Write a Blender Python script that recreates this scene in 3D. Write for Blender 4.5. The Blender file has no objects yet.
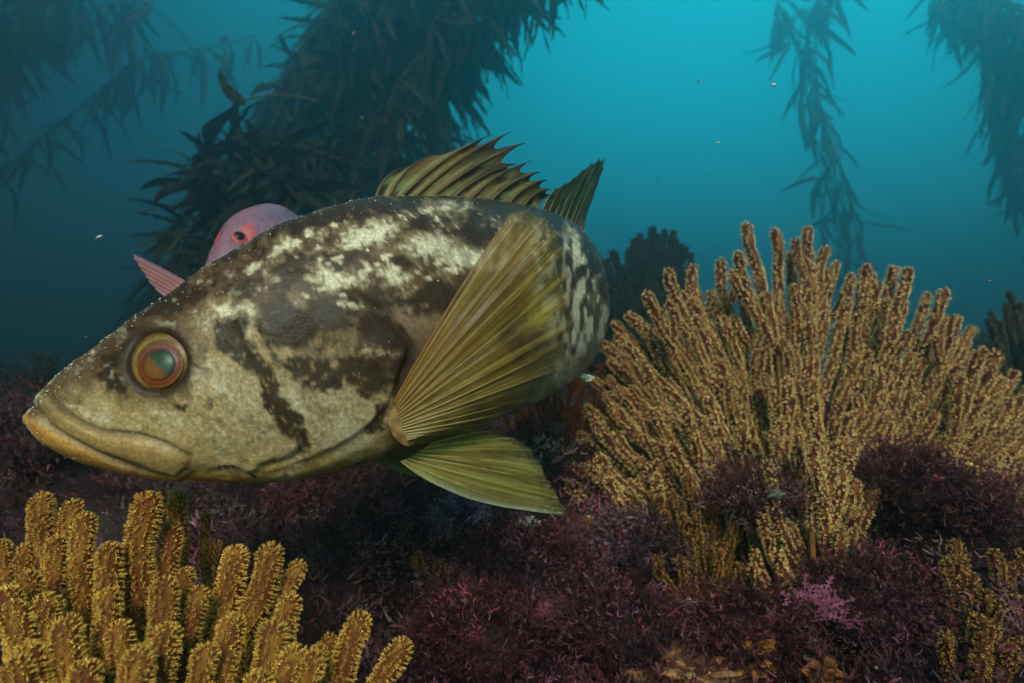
import bpy, math, random
import numpy as np
from mathutils import Vector, Matrix

rng = np.random.default_rng(7)
random.seed(7)
SC = bpy.context.scene
COL = SC.collection
F = 655.0            # focal length in pixels of a 1024 wide frame
CX, CY = 512.0, 341.5

# ------------------------------------------------------------------ camera
cam = bpy.data.cameras.new('camera')
cam.sensor_width = 36.0
cam.lens = 36.0 * F / 1024.0
cam.clip_start = 0.01
cam.clip_end = 200.0
cam.dof.use_dof = True
cam.dof.focus_distance = 0.315
cam.dof.aperture_fstop = 12.5
camo = bpy.data.objects.new('camera', cam)
COL.objects.link(camo)
camo.location = (0, 0, 0)
camo.rotation_euler = (math.radians(90), 0, 0)
SC.camera = camo

# ------------------------------------------------------------------ open water all round (world)
world = bpy.data.worlds.new('World')
SC.world = world
world.use_nodes = True
wn = world.node_tree
wn.nodes.clear()
w_out = wn.nodes.new('ShaderNodeOutputWorld')
w_bg = wn.nodes.new('ShaderNodeBackground')
w_tc = wn.nodes.new('ShaderNodeTexCoord')
w_dot = wn.nodes.new('ShaderNodeVectorMath'); w_dot.operation = 'DOT_PRODUCT'
bd = Vector((0.42, 0.62, 0.60)).normalized()
w_dot.inputs[1].default_value = bd
w_rmp = wn.nodes.new('ShaderNodeValToRGB')
e = w_rmp.color_ramp.elements
w_rmp.color_ramp.interpolation = 'B_SPLINE'
stops = [(-1.0, (0.0010, 0.0015, 0.0025)), (0.0, (0.0010, 0.004, 0.010)), (0.31, (0.0010, 0.015, 0.032)),
         (0.45, (0.001, 0.045, 0.078)), (0.62, (0.001, 0.150, 0.215)), (0.82, (0.001, 0.440, 0.540)), (0.94, (0.001, 0.55, 0.66)),
         (1.0, (0.003, 0.62, 0.72))]
while len(e) < len(stops):
    e.new(0.5)
for el, (p, c) in zip(e, stops):
    el.position = p * 0.5 + 0.5
    el.color = (*c, 1)
w_m = wn.nodes.new('ShaderNodeMath'); w_m.operation = 'MULTIPLY_ADD'
w_m.inputs[1].default_value = 0.5; w_m.inputs[2].default_value = 0.5
wn.links.new(w_tc.outputs['Generated'], w_dot.inputs[0])
wn.links.new(w_dot.outputs['Value'], w_m.inputs[0])
wn.links.new(w_m.outputs[0], w_rmp.inputs[0])
wn.links.new(w_rmp.outputs[0], w_bg.inputs['Color'])
w_bg.inputs['Strength'].default_value = 1.0
wn.links.new(w_bg.outputs[0], w_out.inputs[0])

# ------------------------------------------------------------------ sun
sl = bpy.data.lights.new('sun', 'SUN')
sl.energy = 5.0
sl.angle = math.radians(15)
sl.color = (1.0, 0.83, 0.64)
so = bpy.data.objects.new('sun', sl)
COL.objects.link(so)
SUN = Vector((0.02, -0.83, 0.56)).normalized()
so.rotation_euler = SUN.to_track_quat('Z', 'Y').to_euler()
so.location = (0, 0, 5)

SC.view_settings.view_transform = 'Standard'
SC.view_settings.look = 'None'
SC.view_settings.exposure = 0.46
SC.view_settings.gamma = 1.0
SC.cycles.use_denoising = True
SC.cycles.max_bounces = 6
SC.cycles.diffuse_bounces = 2
SC.cycles.glossy_bounces = 2
SC.cycles.transparent_max_bounces = 12
SC.cycles.volume_bounces = 1
SC.cycles.transmission_bounces = 4
SC.cycles.caustics_reflective = False
SC.cycles.caustics_refractive = False


# ------------------------------------------------------------------ helpers
def P(px, py, Y):
    return np.array([(px - CX) / F * Y, Y, (CY - py) / F * Y])


def lin(r, g, b):
    out = []
    for c in (r, g, b):
        c /= 255.0
        out.append(c / 12.92 if c <= 0.04045 else ((c + 0.055) / 1.055) ** 2.4)
    return np.array(out)


def smooth(a, b, x):
    t = np.clip((x - a) / (b - a), 0, 1)
    return t * t * (3 - 2 * t)


def _hash(ix, iy, iz, seed):
    h = (ix.astype(np.int64) * 374761393 + iy.astype(np.int64) * 668265263 + iz.astype(np.int64) * 2147483647 + seed * 974711) & 0xFFFFFFFF
    h = ((h ^ (h >> 13)) * 1274126177) & 0xFFFFFFFF
    h = (h ^ (h >> 16)) & 0xFFFFFF
    return h / float(0xFFFFFF)


def vnoise(p, seed=0):
    i = np.floor(p)
    f = p - i
    f = f * f * (3 - 2 * f)
    x, y, z = i[..., 0], i[..., 1], i[..., 2]
    r = 0
    for dx in (0, 1):
        wx = f[..., 0] if dx else 1 - f[..., 0]
        for dy in (0, 1):
            wy = f[..., 1] if dy else 1 - f[..., 1]
            for dz in (0, 1):
                wz = f[..., 2] if dz else 1 - f[..., 2]
                r = r + wx * wy * wz * _hash(x + dx, y + dy, z + dz, seed)
    return r


def fbm(p, octv=4, seed=0, gain=0.5):
    a, s, t = 1.0, 0.0, 0.0
    p = np.array(p, dtype=float)
    for o in range(octv):
        s = s + a * vnoise(p, seed + o * 17)
        t += a
        a *= gain
        p = p * 2.03 + 11.3
    return s / t


def stack3(*a):
    return np.stack(np.broadcast_arrays(*a), axis=-1)


def mesh_data(name, verts, faces, mats, smooth_shade=True, colors=None, uv=None, matidx=None):
    """faces: list of integer arrays (m,k)"""
    me = bpy.data.meshes.new(name)
    verts = np.asarray(verts, dtype=np.float32)
    if not isinstance(faces, (list, tuple)):
        faces = [faces]
    faces = [np.asarray(f, dtype=np.int32) for f in faces if len(f)]
    nl = sum(f.size for f in faces)
    nf = sum(len(f) for f in faces)
    me.vertices.add(len(verts))
    me.vertices.foreach_set('co', verts.ravel())
    me.loops.add(nl)
    me.polygons.add(nf)
    li = np.concatenate([f.ravel() for f in faces])
    sizes = np.concatenate([np.full(len(f), f.shape[1], dtype=np.int32) for f in faces])
    starts = np.concatenate([[0], np.cumsum(sizes)[:-1]]).astype(np.int32)
    me.loops.foreach_set('vertex_index', li)
    me.polygons.foreach_set('loop_start', starts)
    if not isinstance(mats, (list, tuple)):
        mats = [mats]
    for m in mats:
        me.materials.append(m)
    if matidx is not None:
        me.polygons.foreach_set('material_index', np.asarray(matidx, dtype=np.int32))
    me.update(calc_edges=True)
    me.polygons.foreach_set('use_smooth', np.full(nf, smooth_shade))
    if colors is not None:
        at = me.color_attributes.new('Col', 'FLOAT_COLOR', 'POINT')
        c = np.ones((len(verts), 4), dtype=np.float32)
        c[:, :colors.shape[1]] = colors
        at.data.foreach_set('color', c.ravel())
    if uv is not None:
        l = me.uv_layers.new(name='UVMap')
        l.data.foreach_set('uv', np.asarray(uv, dtype=np.float32)[li].ravel())
    me.validate()
    return me


def link(name, data, parent=None, loc=None):
    o = bpy.data.objects.new(name, data)
    COL.objects.link(o)
    if parent is not None:
        o.parent = parent
    if loc is not None:
        o.location = loc
    return o


def part(name, root, verts, faces, mat, origin=None, **kw):
    """verts in world space; the object's origin is that of its root"""
    off = origin if origin is not None else (np.array(root['_o']) if root is not None else np.zeros(3))
    return link(name, mesh_data(name, np.asarray(verts) - off, faces, mat, **kw), root)


def thing(name, label, cat, loc, group=None):
    o = bpy.data.objects.new(name, None)
    COL.objects.link(o)
    o.empty_display_size = 0.02
    o.location = [float(v) for v in loc]
    o['label'] = label
    o['category'] = cat
    o['_o'] = [float(v) for v in loc]
    if group:
        o['group'] = group
    return o


def tag(o, label, cat, group=None):
    o['label'] = label
    o['category'] = cat
    if group:
        o['group'] = group
    return o


def grid_faces(n, m, wrap=False, base=0):
    """n rows, m columns"""
    i = np.arange(n - 1)[:, None]
    j = np.arange(m if wrap else m - 1)[None, :]
    j2 = (j + 1) % m
    a = i * m + j
    b = i * m + j2
    c = (i + 1) * m + j2
    d = (i + 1) * m + j
    return np.stack([a, b, c, d], -1).reshape(-1, 4) + base


def bez(p0, p1, p2, t):
    t = np.asarray(t)[:, None]
    return (1 - t) ** 2 * p0 + 2 * t * (1 - t) * p1 + t * t * p2


def frames(path):
    d = np.gradient(path, axis=0)
    d /= np.linalg.norm(d, axis=1, keepdims=True) + 1e-12
    ref = np.array([0.0, 1.0, 0.0])
    if abs(d[:, 1]).max() > 0.93:
        ref = np.array([1.0, 0.0, 0.12])
    a = np.cross(d, ref)
    a /= np.linalg.norm(a, axis=1, keepdims=True) + 1e-12
    b = np.cross(d, a)
    return d, a, b


def tube(path, rad, sides=8, base=0):
    d, a, b = frames(path)
    th = np.arange(sides) / sides * 2 * math.pi
    ring = a[:, None, :] * np.cos(th)[None, :, None] + b[:, None, :] * np.sin(th)[None, :, None]
    v = path[:, None, :] + ring * np.asarray(rad).reshape(-1, 1, 1)
    return v.reshape(-1, 3), grid_faces(len(path), sides, True, base)


def merge(parts):
    """parts: list of (verts, faces, colors|None) with faces 2D arrays -> grouped by size"""
    vs, cs, fs = [], [], {}
    n = 0
    for v, f, c in parts:
        vs.append(v)
        cs.append(c if c is not None else np.zeros((len(v), 3)))
        for ff in (f if isinstance(f, list) else [f]):
            if len(ff):
                fs.setdefault(ff.shape[1], []).append(ff + n)
        n += len(v)
    return np.concatenate(vs), [np.concatenate(x) for x in fs.values()], np.concatenate(cs)


# ------------------------------------------------------------------ materials
def newmat(name):
    m = bpy.data.materials.new(name)
    m.use_nodes = True
    nt = m.node_tree
    b = nt.nodes['Principled BSDF']
    return m, nt, b


def N(nt, typ, **kw):
    n = nt.nodes.new(typ)
    for k, v in kw.items():
        if k.startswith('i_'):
            n.inputs[k[2:]].default_value = v
        else:
            setattr(n, k, v)
    return n


def mat_attr(name, rough=0.6, spec=0.3, noise_scale=300.0, noise_amt=0.25, bump=0.0, bump_dist=0.001, sss=0.0,
             trans=0.0, alpha=1.0, voro=None, coat=0.0):
    """Colour from the object's own pigment attribute, with fine procedural grain."""
    m, nt, b = newmat(name)
    at = N(nt, 'ShaderNodeVertexColor', layer_name='Col')
    tc = N(nt, 'ShaderNodeTexCoord')
    no = N(nt, 'ShaderNodeTexNoise')
    no.inputs['Scale'].default_value = noise_scale
    no.inputs['Detail'].default_value = 5
    nt.links.new(tc.outputs['Object'], no.inputs['Vector'])
    mr = N(nt, 'ShaderNodeMapRange')
    mr.inputs[1].default_value = 0.25; mr.inputs[2].default_value = 0.75
    mr.inputs[3].default_value = 1 - noise_amt; mr.inputs[4].default_value = 1 + noise_amt
    nt.links.new(no.outputs[0], mr.inputs[0])
    mx = N(nt, 'ShaderNodeVectorMath', operation='MULTIPLY')
    nt.links.new(at.outputs[0], mx.inputs[0])
    nt.links.new(mr.outputs[0], mx.inputs[1])
    nt.links.new(mx.outputs[0], b.inputs['Base Color'])
    if voro:
        v2 = N(nt, 'ShaderNodeTexVoronoi')
        v2.inputs['Scale'].default_value = voro
        nt.links.new(tc.outputs['Object'], v2.inputs['Vector'])
        m2 = N(nt, 'ShaderNodeMapRange')
        m2.inputs[1].default_value = 0.1; m2.inputs[2].default_value = 0.75
        m2.inputs[3].default_value = 1.08; m2.inputs[4].default_value = 0.80
        nt.links.new(v2.outputs['Distance'], m2.inputs[0])
        m3 = N(nt, 'ShaderNodeVectorMath', operation='MULTIPLY')
        nt.links.new(mx.outputs[0], m3.inputs[0]); nt.links.new(m2.outputs[0], m3.inputs[1])
        nt.links.new(m3.outputs[0], b.inputs['Base Color'])
    b.inputs['Roughness'].default_value = rough
    b.inputs['Specular IOR Level'].default_value = spec
    b.inputs['Coat Weight'].default_value = coat
    b.inputs['Coat Roughness'].default_value = 0.25
    if sss:
        b.inputs['Subsurface Weight'].default_value = sss
        b.inputs['Subsurface Radius'].default_value = (0.004, 0.002, 0.001)
        b.inputs['Subsurface Scale'].default_value = 1.0
    if bump:
        bp = N(nt, 'ShaderNodeBump')
        bp.inputs['Strength'].default_value = bump
        bp.inputs['Distance'].default_value = bump_dist
        if voro:
            vo = N(nt, 'ShaderNodeTexVoronoi')
            vo.inputs['Scale'].default_value = voro
            nt.links.new(tc.outputs['Object'], vo.inputs['Vector'])
            ad = N(nt, 'ShaderNodeMath', operation='MULTIPLY_ADD')
            ad.inputs[1].default_value = -1.0
            nt.links.new(vo.outputs['Distance'], ad.inputs[0])
            nt.links.new(no.outputs[0], ad.inputs[2])
            nt.links.new(ad.outputs[0], bp.inputs['Height'])
        else:
            nt.links.new(no.outputs[0], bp.inputs['Height'])
        nt.links.new(bp.outputs[0], b.inputs['Normal'])
    out = nt.nodes['Material Output']
    sh = b.outputs[0]
    if trans:
        tr = N(nt, 'ShaderNodeBsdfTranslucent')
        nt.links.new(mx.outputs[0], tr.inputs['Color'])
        ms = N(nt, 'ShaderNodeMixShader')
        ms.inputs[0].default_value = trans
        nt.links.new(sh, ms.inputs[1]); nt.links.new(tr.outputs[0], ms.inputs[2])
        sh = ms.outputs[0]
    if alpha < 1:
        tp = N(nt, 'ShaderNodeBsdfTransparent')
        ms = N(nt, 'ShaderNodeMixShader')
        nt.links.new(at.outputs['Alpha'], ms.inputs[0])
        nt.links.new(tp.outputs[0], ms.inputs[1]); nt.links.new(sh, ms.inputs[2])
        sh = ms.outputs[0]
    nt.links.new(sh, out.inputs[0])
    return m


M_skin = mat_attr('bass_skin', rough=0.46, spec=0.22, noise_scale=700, noise_amt=0.30, bump=0.32, bump_dist=0.0004, voro=760)
M_lip = mat_attr('bass_lip', rough=0.5, spec=0.35, noise_scale=260, noise_amt=0.15, bump=0.25, bump_dist=0.0006)
M_fin = mat_attr('fin_membrane', rough=0.4, spec=0.35, noise_scale=300, noise_amt=0.18, trans=0.35, alpha=0.78)
M_fin2 = mat_attr('spiny_fin_membrane', rough=0.45, spec=0.3, noise_scale=300, noise_amt=0.2, trans=0.3)
M_ray = mat_attr('fin_ray', rough=0.4, spec=0.4, noise_scale=400, noise_amt=0.2)
M_rosy = mat_attr('rosy_skin', rough=0.45, spec=0.4, noise_scale=260, noise_amt=0.15, bump=0.2, bump_dist=0.0006, voro=380)
M_gorg = mat_attr('gorgonian_polyps', rough=0.75, spec=0.15, noise_scale=500, noise_amt=0.25, trans=0.12)
M_alga = mat_attr('red_alga', rough=0.55, spec=0.3, noise_scale=260, noise_amt=0.35, trans=0.15)
M_kelp = mat_attr('kelp_blade', rough=0.6, spec=0.15, noise_scale=40, noise_amt=0.35, trans=0.3)
M_rock = mat_attr('reef_rock', rough=0.85, spec=0.15, noise_scale=90, noise_amt=0.5, bump=0.8, bump_dist=0.006)
M_speck = mat_attr('white_speck', rough=0.6, spec=0.3, noise_scale=900, noise_amt=0.1)
M_sponge = mat_attr('sponge', rough=0.7, spec=0.25, noise_scale=220, noise_amt=0.35, bump=0.7, bump_dist=0.002)


# ------------------------------------------------------------------ reef and sea floor
def ground_z(x, y):
    x = np.asarray(x, float); y = np.asarray(y, float)
    # reef top: near ledge, crest then drop behind
    crest = 0.95 + 0.10 * np.sin(x * 3.1 + 1) + 0.30 * smooth(-0.2, 0.6, x)
    top = -0.205 + 0.055 * smooth(0.05, 0.6, x) + 0.062 * smooth(0.42, 0.75, y) * smooth(0.05, -0.30, x)
    top = top + 0.045 * smooth(0.35, 0.9, y)
    p = stack3(x * 6, y * 6, 0.0)
    top = top + (fbm(p, 4, 3) - 0.5) * 0.11
    top = top + 0.05 * np.exp(-((x + 0.06) ** 2 / .05 + (y - 0.62) ** 2 / .03))
    deep = -2.3 + (fbm(stack3(x * 0.7, y * 0.7, 5.0), 5, 9) - 0.5) * 1.3
    k = smooth(0.0, 2.6, y - crest) ** 0.7
    k = np.maximum(k, smooth(1.0, 3.0, np.abs(x - 0.1)))
    k = np.maximum(k, smooth(-0.9, -2.5, y))
    return top * (1 - k) + deep * k


def axis(lo, hi, fine_lo, fine_hi, nf, nc):
    a = fine_lo - (np.linspace(0, 1, nc) ** 2.2)[::-1][:-1] * (fine_lo - lo)
    b = np.linspace(fine_lo, fine_hi, nf)
    c = fine_hi + (np.linspace(0, 1, nc) ** 2.2)[1:] * (hi - fine_hi)
    return np.concatenate([a, b, c])


gx = axis(-22, 22, -0.9, 1.1, 240, 45)
gy = axis(-12, 30, 0.05, 1.6, 200, 45)
GX, GY = np.meshgrid(gx, gy)
GZ = ground_z(GX, GY)
pp = stack3(GX * 30, GY * 30, GZ * 30)
GZ = GZ + (fbm(pp, 3, 21) - 0.5) * 0.032
pn = fbm(stack3(GX * 14, GY * 14, 3.0), 4, 5)
cA, cB, cC = lin(46, 26, 32), lin(72, 58, 56), lin(24, 15, 17)
gc = cC + (cA - cC) * smooth(0.3, 0.6, pn)[..., None]
gc = gc + (cB - gc) * smooth(0.60, 0.78, fbm(stack3(GX * 9, GY * 9, 8.0), 4, 31))[..., None]
o = link('reef_ground', mesh_data('reef_ground', stack3(GX, GY, GZ).reshape(-1, 3), grid_faces(len(gy), len(gx)), M_rock, colors=gc.reshape(-1, 3)))
o['kind'] = 'structure'

# ------------------------------------------------------------------ haze: the water itself
hx0, hx1, hy0, hy1, hz0, hz1 = -24, 24, -13, 32, -4.6, 3.4
hv = np.array([[x, y, z] for x in (hx0, hx1) for y in (hy0, hy1) for z in (hz0, hz1)], float)
hf = np.array([[0, 1, 3, 2], [4, 6, 7, 5], [0, 4, 5, 1], [2, 3, 7, 6], [0, 2, 6, 4], [1, 5, 7, 3]])
mh = bpy.data.materials.new('water_haze')
mh.use_nodes = True
mh.node_tree.nodes.clear()
ho = mh.node_tree.nodes.new('ShaderNodeOutputMaterial')
hp = mh.node_tree.nodes.new('ShaderNodeVolumePrincipled')
hp.inputs['Color'].default_value = (0.42, 0.84, 0.95, 1)
hp.inputs['Density'].default_value = 0.20
hp.inputs['Anisotropy'].default_value = 0.86
mh.node_tree.links.new(hp.outputs[0], ho.inputs['Volume'])
hz = link('haze', mesh_data('haze', hv, hf, mh, smooth_shade=False))
hz['kind'] = 'stuff'


# ------------------------------------------------------------------ fish body loft
def catmull(tab, n):
    tab = np.asarray(tab, float)
    k = len(tab)
    s = np.linspace(0, k - 1, n)
    i = np.clip(s.astype(int), 0, k - 2)
    f = (s - i)[:, None]
    g = lambda j: tab[np.clip(j, 0, k - 1)]
    p0, p1, p2, p3 = g(i - 1), g(i), g(i + 1), g(i + 2)
    p0 = np.where((i == 0)[:, None], 2 * p1 - p2, p0)
    return 0.5 * ((2 * p1) + (-p0 + p2) * f + (2 * p0 - 5 * p1 + 4 * p2 - p3) * f ** 2 + (-p0 + 3 * p1 - 3 * p2 + p3) * f ** 3)


def loft(tab, n, m, etop=1.12, ebot=0.85):
    """tab rows: px, Y, py_top, py_bottom, half width. returns grid (n,m,3), centre, lateral"""
    t = catmull(tab, n)
    px, Y, pt, pb, w = t.T
    X = (px - CX) / F * Y
    zt = (CY - pt) / F * Y
    zb = (CY - pb) / F * Y
    c = np.stack([X, Y], -1)
    tg = np.gradient(c, axis=0)
    for _ in range(3):
        tg[1:-1] = (tg[:-2] + 2 * tg[1:-1] + tg[2:]) / 4
    tg /= np.linalg.norm(tg, axis=1, keepdims=True)
    lat = np.stack([tg[:, 1], -tg[:, 0]], -1)       # towards the camera side
    th = np.linspace(0, 2 * math.pi, m, endpoint=False)
    co, si = np.cos(th), np.sin(th)
    ex = np.where(co > 0, etop, ebot)
    L = np.sign(si) * np.abs(si) ** ex
    mid = (zt * 0.46 + zb * 0.54)
    V = np.zeros((n, m, 3))
    V[..., 0] = c[:, None, 0] + lat[:, None, 0] * w[:, None] * L
    V[..., 1] = c[:, None, 1] + lat[:, None, 1] * w[:, None] * L
    V[..., 2] = mid[:, None] + np.where(co > 0, (zt - mid)[:, None] * co, (mid - zb)[:, None] * co)
    return V, c, tg, lat, zt, zb, th


def proj(V):
    return CX + V[..., 0] / V[..., 1] * F, CY - V[..., 2] / V[..., 1] * F


def near_proj(V, m):
    """projection of the camera-side twin of every vertex"""
    a, b = proj(V)
    j = np.arange(m)
    tw = np.where(j > m // 2, m - j, j)
    return a[:, tw], b[:, tw]


def grid_normals(V):
    du = np.gradient(V, axis=0)
    dv = np.roll(V, -1, 1) - np.roll(V, 1, 1)
    nn = np.cross(dv, du)
    nn /= np.linalg.norm(nn, axis=-1, keepdims=True) + 1e-12
    return nn


def dist_poly(a, b, pts):
    """distance to a polyline, arc parameter 0..1, and signed side"""
    pts = np.asarray(pts, float)
    best = np.full(a.shape, 1e9)
    par = np.zeros(a.shape)
    side = np.zeros(a.shape)
    L = np.concatenate([[0], np.cumsum(np.linalg.norm(np.diff(pts, axis=0), axis=1))])
    for k in range(len(pts) - 1):
        p, q = pts[k], pts[k + 1]
        d = q - p
        l2 = (d ** 2).sum()
        t = np.clip(((a - p[0]) * d[0] + (b - p[1]) * d[1]) / l2, 0, 1)
        ex, ey = a - p[0] - t * d[0], b - p[1] - t * d[1]
        r = np.hypot(ex, ey)
        m_ = r < best
        best = np.where(m_, r, best)
        par = np.where(m_, (L[k] + t * math.sqrt(l2)) / L[-1], par)
        side = np.where(m_, np.sign(d[0] * ey - d[1] * ex), side)
    return best, par, side


BASS = [
    # px, Y, top, bottom, half width
    (41, 0.280, 409, 424, 0.002),
    (45, 0.2795, 396, 433, 0.008),
    (56, 0.279, 381, 442, 0.0125),
    (74, 0.279, 365, 452, 0.0165),
    (100, 0.279, 345, 461, 0.0205),
    (135, 0.281, 318, 470, 0.0245),
    (175, 0.284, 290, 477, 0.0275),
    (220, 0.288, 258, 481, 0.0305),
    (262, 0.293, 233, 481, 0.033),
    (305, 0.300, 215, 477, 0.035),
    (350, 0.310, 201, 466, 0.037),
    (395, 0.322, 196, 450, 0.038),
    (440, 0.338, 196, 437, 0.0385),
    (480, 0.358, 199, 422, 0.038),
    (515, 0.384, 204, 407, 0.037),
    (542, 0.414, 210, 392, 0.0355),
    (558, 0.448, 218, 380, 0.0335),
    (568, 0.485, 228, 368, 0.030),
    (568, 0.525, 244, 354, 0.0245),
    (562, 0.565, 260, 342, 0.018),
    (552, 0.600, 270, 336, 0.0125),
    (542, 0.632, 273, 334, 0.0095),
    (534, 0.660, 273, 333, 0.007),
]


# ------------------------------------------------------------------ the bass
def blob(a, b, cx, cy, rx, ry, ang=0.0):
    c, s_ = math.cos(math.radians(ang)), math.sin(math.radians(ang))
    u = ((a - cx) * c + (b - cy) * s_) / rx
    v = (-(a - cx) * s_ + (b - cy) * c) / ry
    return np.exp(-(u * u + v * v) ** 1.3)


NB, MB_ = 500, 240
V, c2, tg2, lat2, zt2, zb2, th2 = loft(BASS, NB, MB_)
pa, pb_ = near_proj(V, MB_)
nrm = grid_normals(V)
if (nrm[NB // 3, MB_ // 4, :2] @ lat2[NB // 3]) < 0:
    nrm = -nrm
upness = np.cos(th2)[None, :] * np.ones((NB, 1))
sside = np.abs(np.sin(th2))[None, :] * np.ones((NB, 1))
sec = np.linspace(0, 1, NB)[:, None] * np.ones((1, MB_))

UPLIP_TOP = [(44, 394), (51, 395), (62, 409), (84, 423), (106, 432), (137, 435), (165, 443), (190, 455)]
MOUTH = [(30, 404), (41, 409), (51, 425), (76, 440), (103, 453), (131, 463), (159, 470), (177, 473), (188, 467), (191, 458)]
OPER = [(352, 300), (372, 312), (392, 330), (405, 347), (404, 360), (396, 382), (384, 408), (362, 430), (334, 447), (310, 457)]
PREOP = [(250, 322), (262, 345), (276, 378), (290, 405), (302, 428), (306, 446), (290, 460), (262, 468)]
JAWLINE = [(192, 466), (225, 471), (262, 474), (300, 468)]

disp = np.zeros_like(pa)
d, t, sd = dist_poly(pa, pb_, MOUTH)
disp -= 0.0020 * np.exp(-(d / 2.6) ** 2) * (1 - 0.6 * t)
dl, tl, sl_ = dist_poly(pa, pb_, UPLIP_TOP)
disp -= 0.0014 * np.exp(-(dl / 2.2) ** 2)
# fullness of the upper lip and maxilla between the two lines, and of the lower jaw
UPMID = [(45, 402), (57, 416), (80, 431), (105, 442), (135, 449), (160, 457), (180, 463)]
dm, tm, _ = dist_poly(pa, pb_, UPMID)
wlip = 7.0 + 6 * tm
disp += (0.0023 + 0.0003 * tm) * np.exp(-(dm / wlip) ** 4) * smooth(0.0, 0.2, sside)
LOWMID = [(34, 419), (45, 433), (68, 448), (100, 461), (140, 471), (175, 477)]
dj, tj, _ = dist_poly(pa, pb_, LOWMID)
disp += 0.0024 * np.exp(-(dj / 7.5) ** 4) * (1 - 0.5 * tj)
# gill cover: raised plate with a free edge, groove behind
do, to_, so_ = dist_poly(pa, pb_, OPER)
so_ = np.where(so_ == 0, 1, so_)
sg = do * so_      # positive inside or outside, fixed below
inside_sign = np.sign(sg[np.unravel_index(np.argmin((pa - 340) ** 2 + (pb_ - 390) ** 2), pa.shape)])
sg = sg * inside_sign
disp += 0.0019 * (1 - 0.6 * smooth(0.4, 0.8, to_)) * smooth(-2.5, 2.5, sg) * np.exp(-np.maximum(sg, 0) / 45.0) * smooth(80, 10, do)
disp -= 0.0016 * np.exp(-((sg + 5) / 5.0) ** 2) * (1 - 0.8 * smooth(0.35, 0.65, to_))
dp, tp_, sp_ = dist_poly(pa, pb_, PREOP)
disp -= 0.0009 * np.exp(-(dp / 4.0) ** 2)
disp += 0.0009 * np.exp(-((dp - 9) / 7.0) ** 2) * (sp_ == sp_[np.unravel_index(np.argmin((pa - 255) ** 2 + (pb_ - 390) ** 2), pa.shape)])
# cheek muscle folds above the gill flap
disp += 0.0016 * blob(pa, pb_, 378, 348, 24, 9, 10)
disp -= 0.0018 * blob(pa, pb_, 392, 366, 13, 16, -20)
disp += 0.0010 * blob(pa, pb_, 340, 332, 30, 14, 25)
djw, _, _ = dist_poly(pa, pb_, JAWLINE)
disp -= 0.0002 * np.exp(-(djw / 3.0) ** 2)
# orbit
er = np.hypot(pa - 157, pb_ - 362)
disp += 0.0004 * np.exp(-((er - 37) / 5.0) ** 2)
disp -= 0.0026 * smooth(32, 26, er)
disp += 0.0012 * blob(pa, pb_, 150, 318, 30, 8, -35)
# nostril and snout pits
disp -= 0.0014 * blob(pa, pb_, 112, 362, 3.2, 2.2)
disp -= 0.0010 * blob(pa, pb_, 101, 369, 2.2, 1.8)
# low unevenness
disp += (fbm(V * 60, 3, 2) - 0.5) * 0.0016 + (fbm(V * 260, 2, 4) - 0.5) * 0.0005
V = V + nrm * disp[..., None]

# pigment
w1 = (fbm(stack3(pa / 16, pb_ / 16, 0 * pa), 4, 41) - 0.5)
w2 = (fbm(stack3(pa / 16, pb_ / 16, 0 * pa + 7), 4, 43) - 0.5)
A = pa + w1 * 20
B = pb_ + w2 * 20
fine = fbm(stack3(pa / 5, pb_ / 5, sec * 3), 4, 51)
mott = fbm(stack3(pa / 11, pb_ / 9, sec * 3 + 4), 4, 61)
top_line = np.interp(pa, [30, 60, 100, 150, 200, 250, 300, 350, 400, 450, 500, 545, 580, 610],
                     [405, 370, 335, 303, 268, 238, 217, 201, 195, 196, 201, 210, 228, 300])
depth = pb_ - top_line
C_brown, C_dark, C_olive = lin(88, 62, 42), lin(54, 36, 25), lin(172, 140, 98)
C_gold, C_cream, C_grey = lin(204, 172, 112), lin(226, 208, 178), lin(172, 160, 142)
C_ochre, C_bellyy = lin(206, 146, 66), lin(196, 158, 82)


def mixc(c, k, col):
    return c + (col - c) * np.clip(k, 0, 1)[..., None]


col = np.ones(pa.shape + (3,)) * C_brown
col = mixc(col, smooth(0.48, 0.68, fbm(stack3(pa / 14, pb_ / 12, sec * 2 + 9), 4, 91)) * 0.5 * (0.25 + 0.75 * smooth(190, 300, pa)), lin(150, 124, 92))
# cheek and throat olive gold
cheek_line = np.interp(A, [30, 90, 130, 175, 215, 260, 330, 400, 470, 620], [420, 392, 412, 404, 350, 334, 356, 398, 382, 335])
col = mixc(col, smooth(-14, 16, B - cheek_line + (mott - .5) * 60), C_olive)
col = mixc(col, blob(A, B, 165, 425, 90, 30, 15) * 0.55 + blob(A, B, 215, 330, 26, 30, -15) * 0.35, C_gold)
col = mixc(col, smooth(448, 474, B + 0.10 * (A - 250)) * smooth(480, 380, A), C_bellyy)
# flank behind the gill: greyish lower side
rear = smooth(420, 500, A)
col = mixc(col, rear * smooth(-30, 50, B - np.interp(A, [420, 500, 560, 610], [330, 300, 290, 290])), C_grey)
# pinkish grey patch behind the operculum
col = mixc(col, blob(A, B, 415, 320, 34, 24, -20) * 0.6, lin(150, 120, 95))
col = mixc(col, blob(A, B, 300, 405, 75, 45, 0) * 0.6, lin(176, 160, 128))
col = mixc(col, smooth(0.50, 0.66, fbm(stack3(pa / 13, pb_ / 11, 0 * pa + 21), 4, 101)) * smooth(-10, 20, B - cheek_line) * 0.55, lin(118, 92, 56))
col = mixc(col, smooth(0.55, 0.70, fbm(stack3(pa / 17, pb_ / 13, 0 * pa + 31), 4, 103)) * smooth(-10, 20, B - cheek_line) * 0.5, lin(206, 190, 154))
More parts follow.
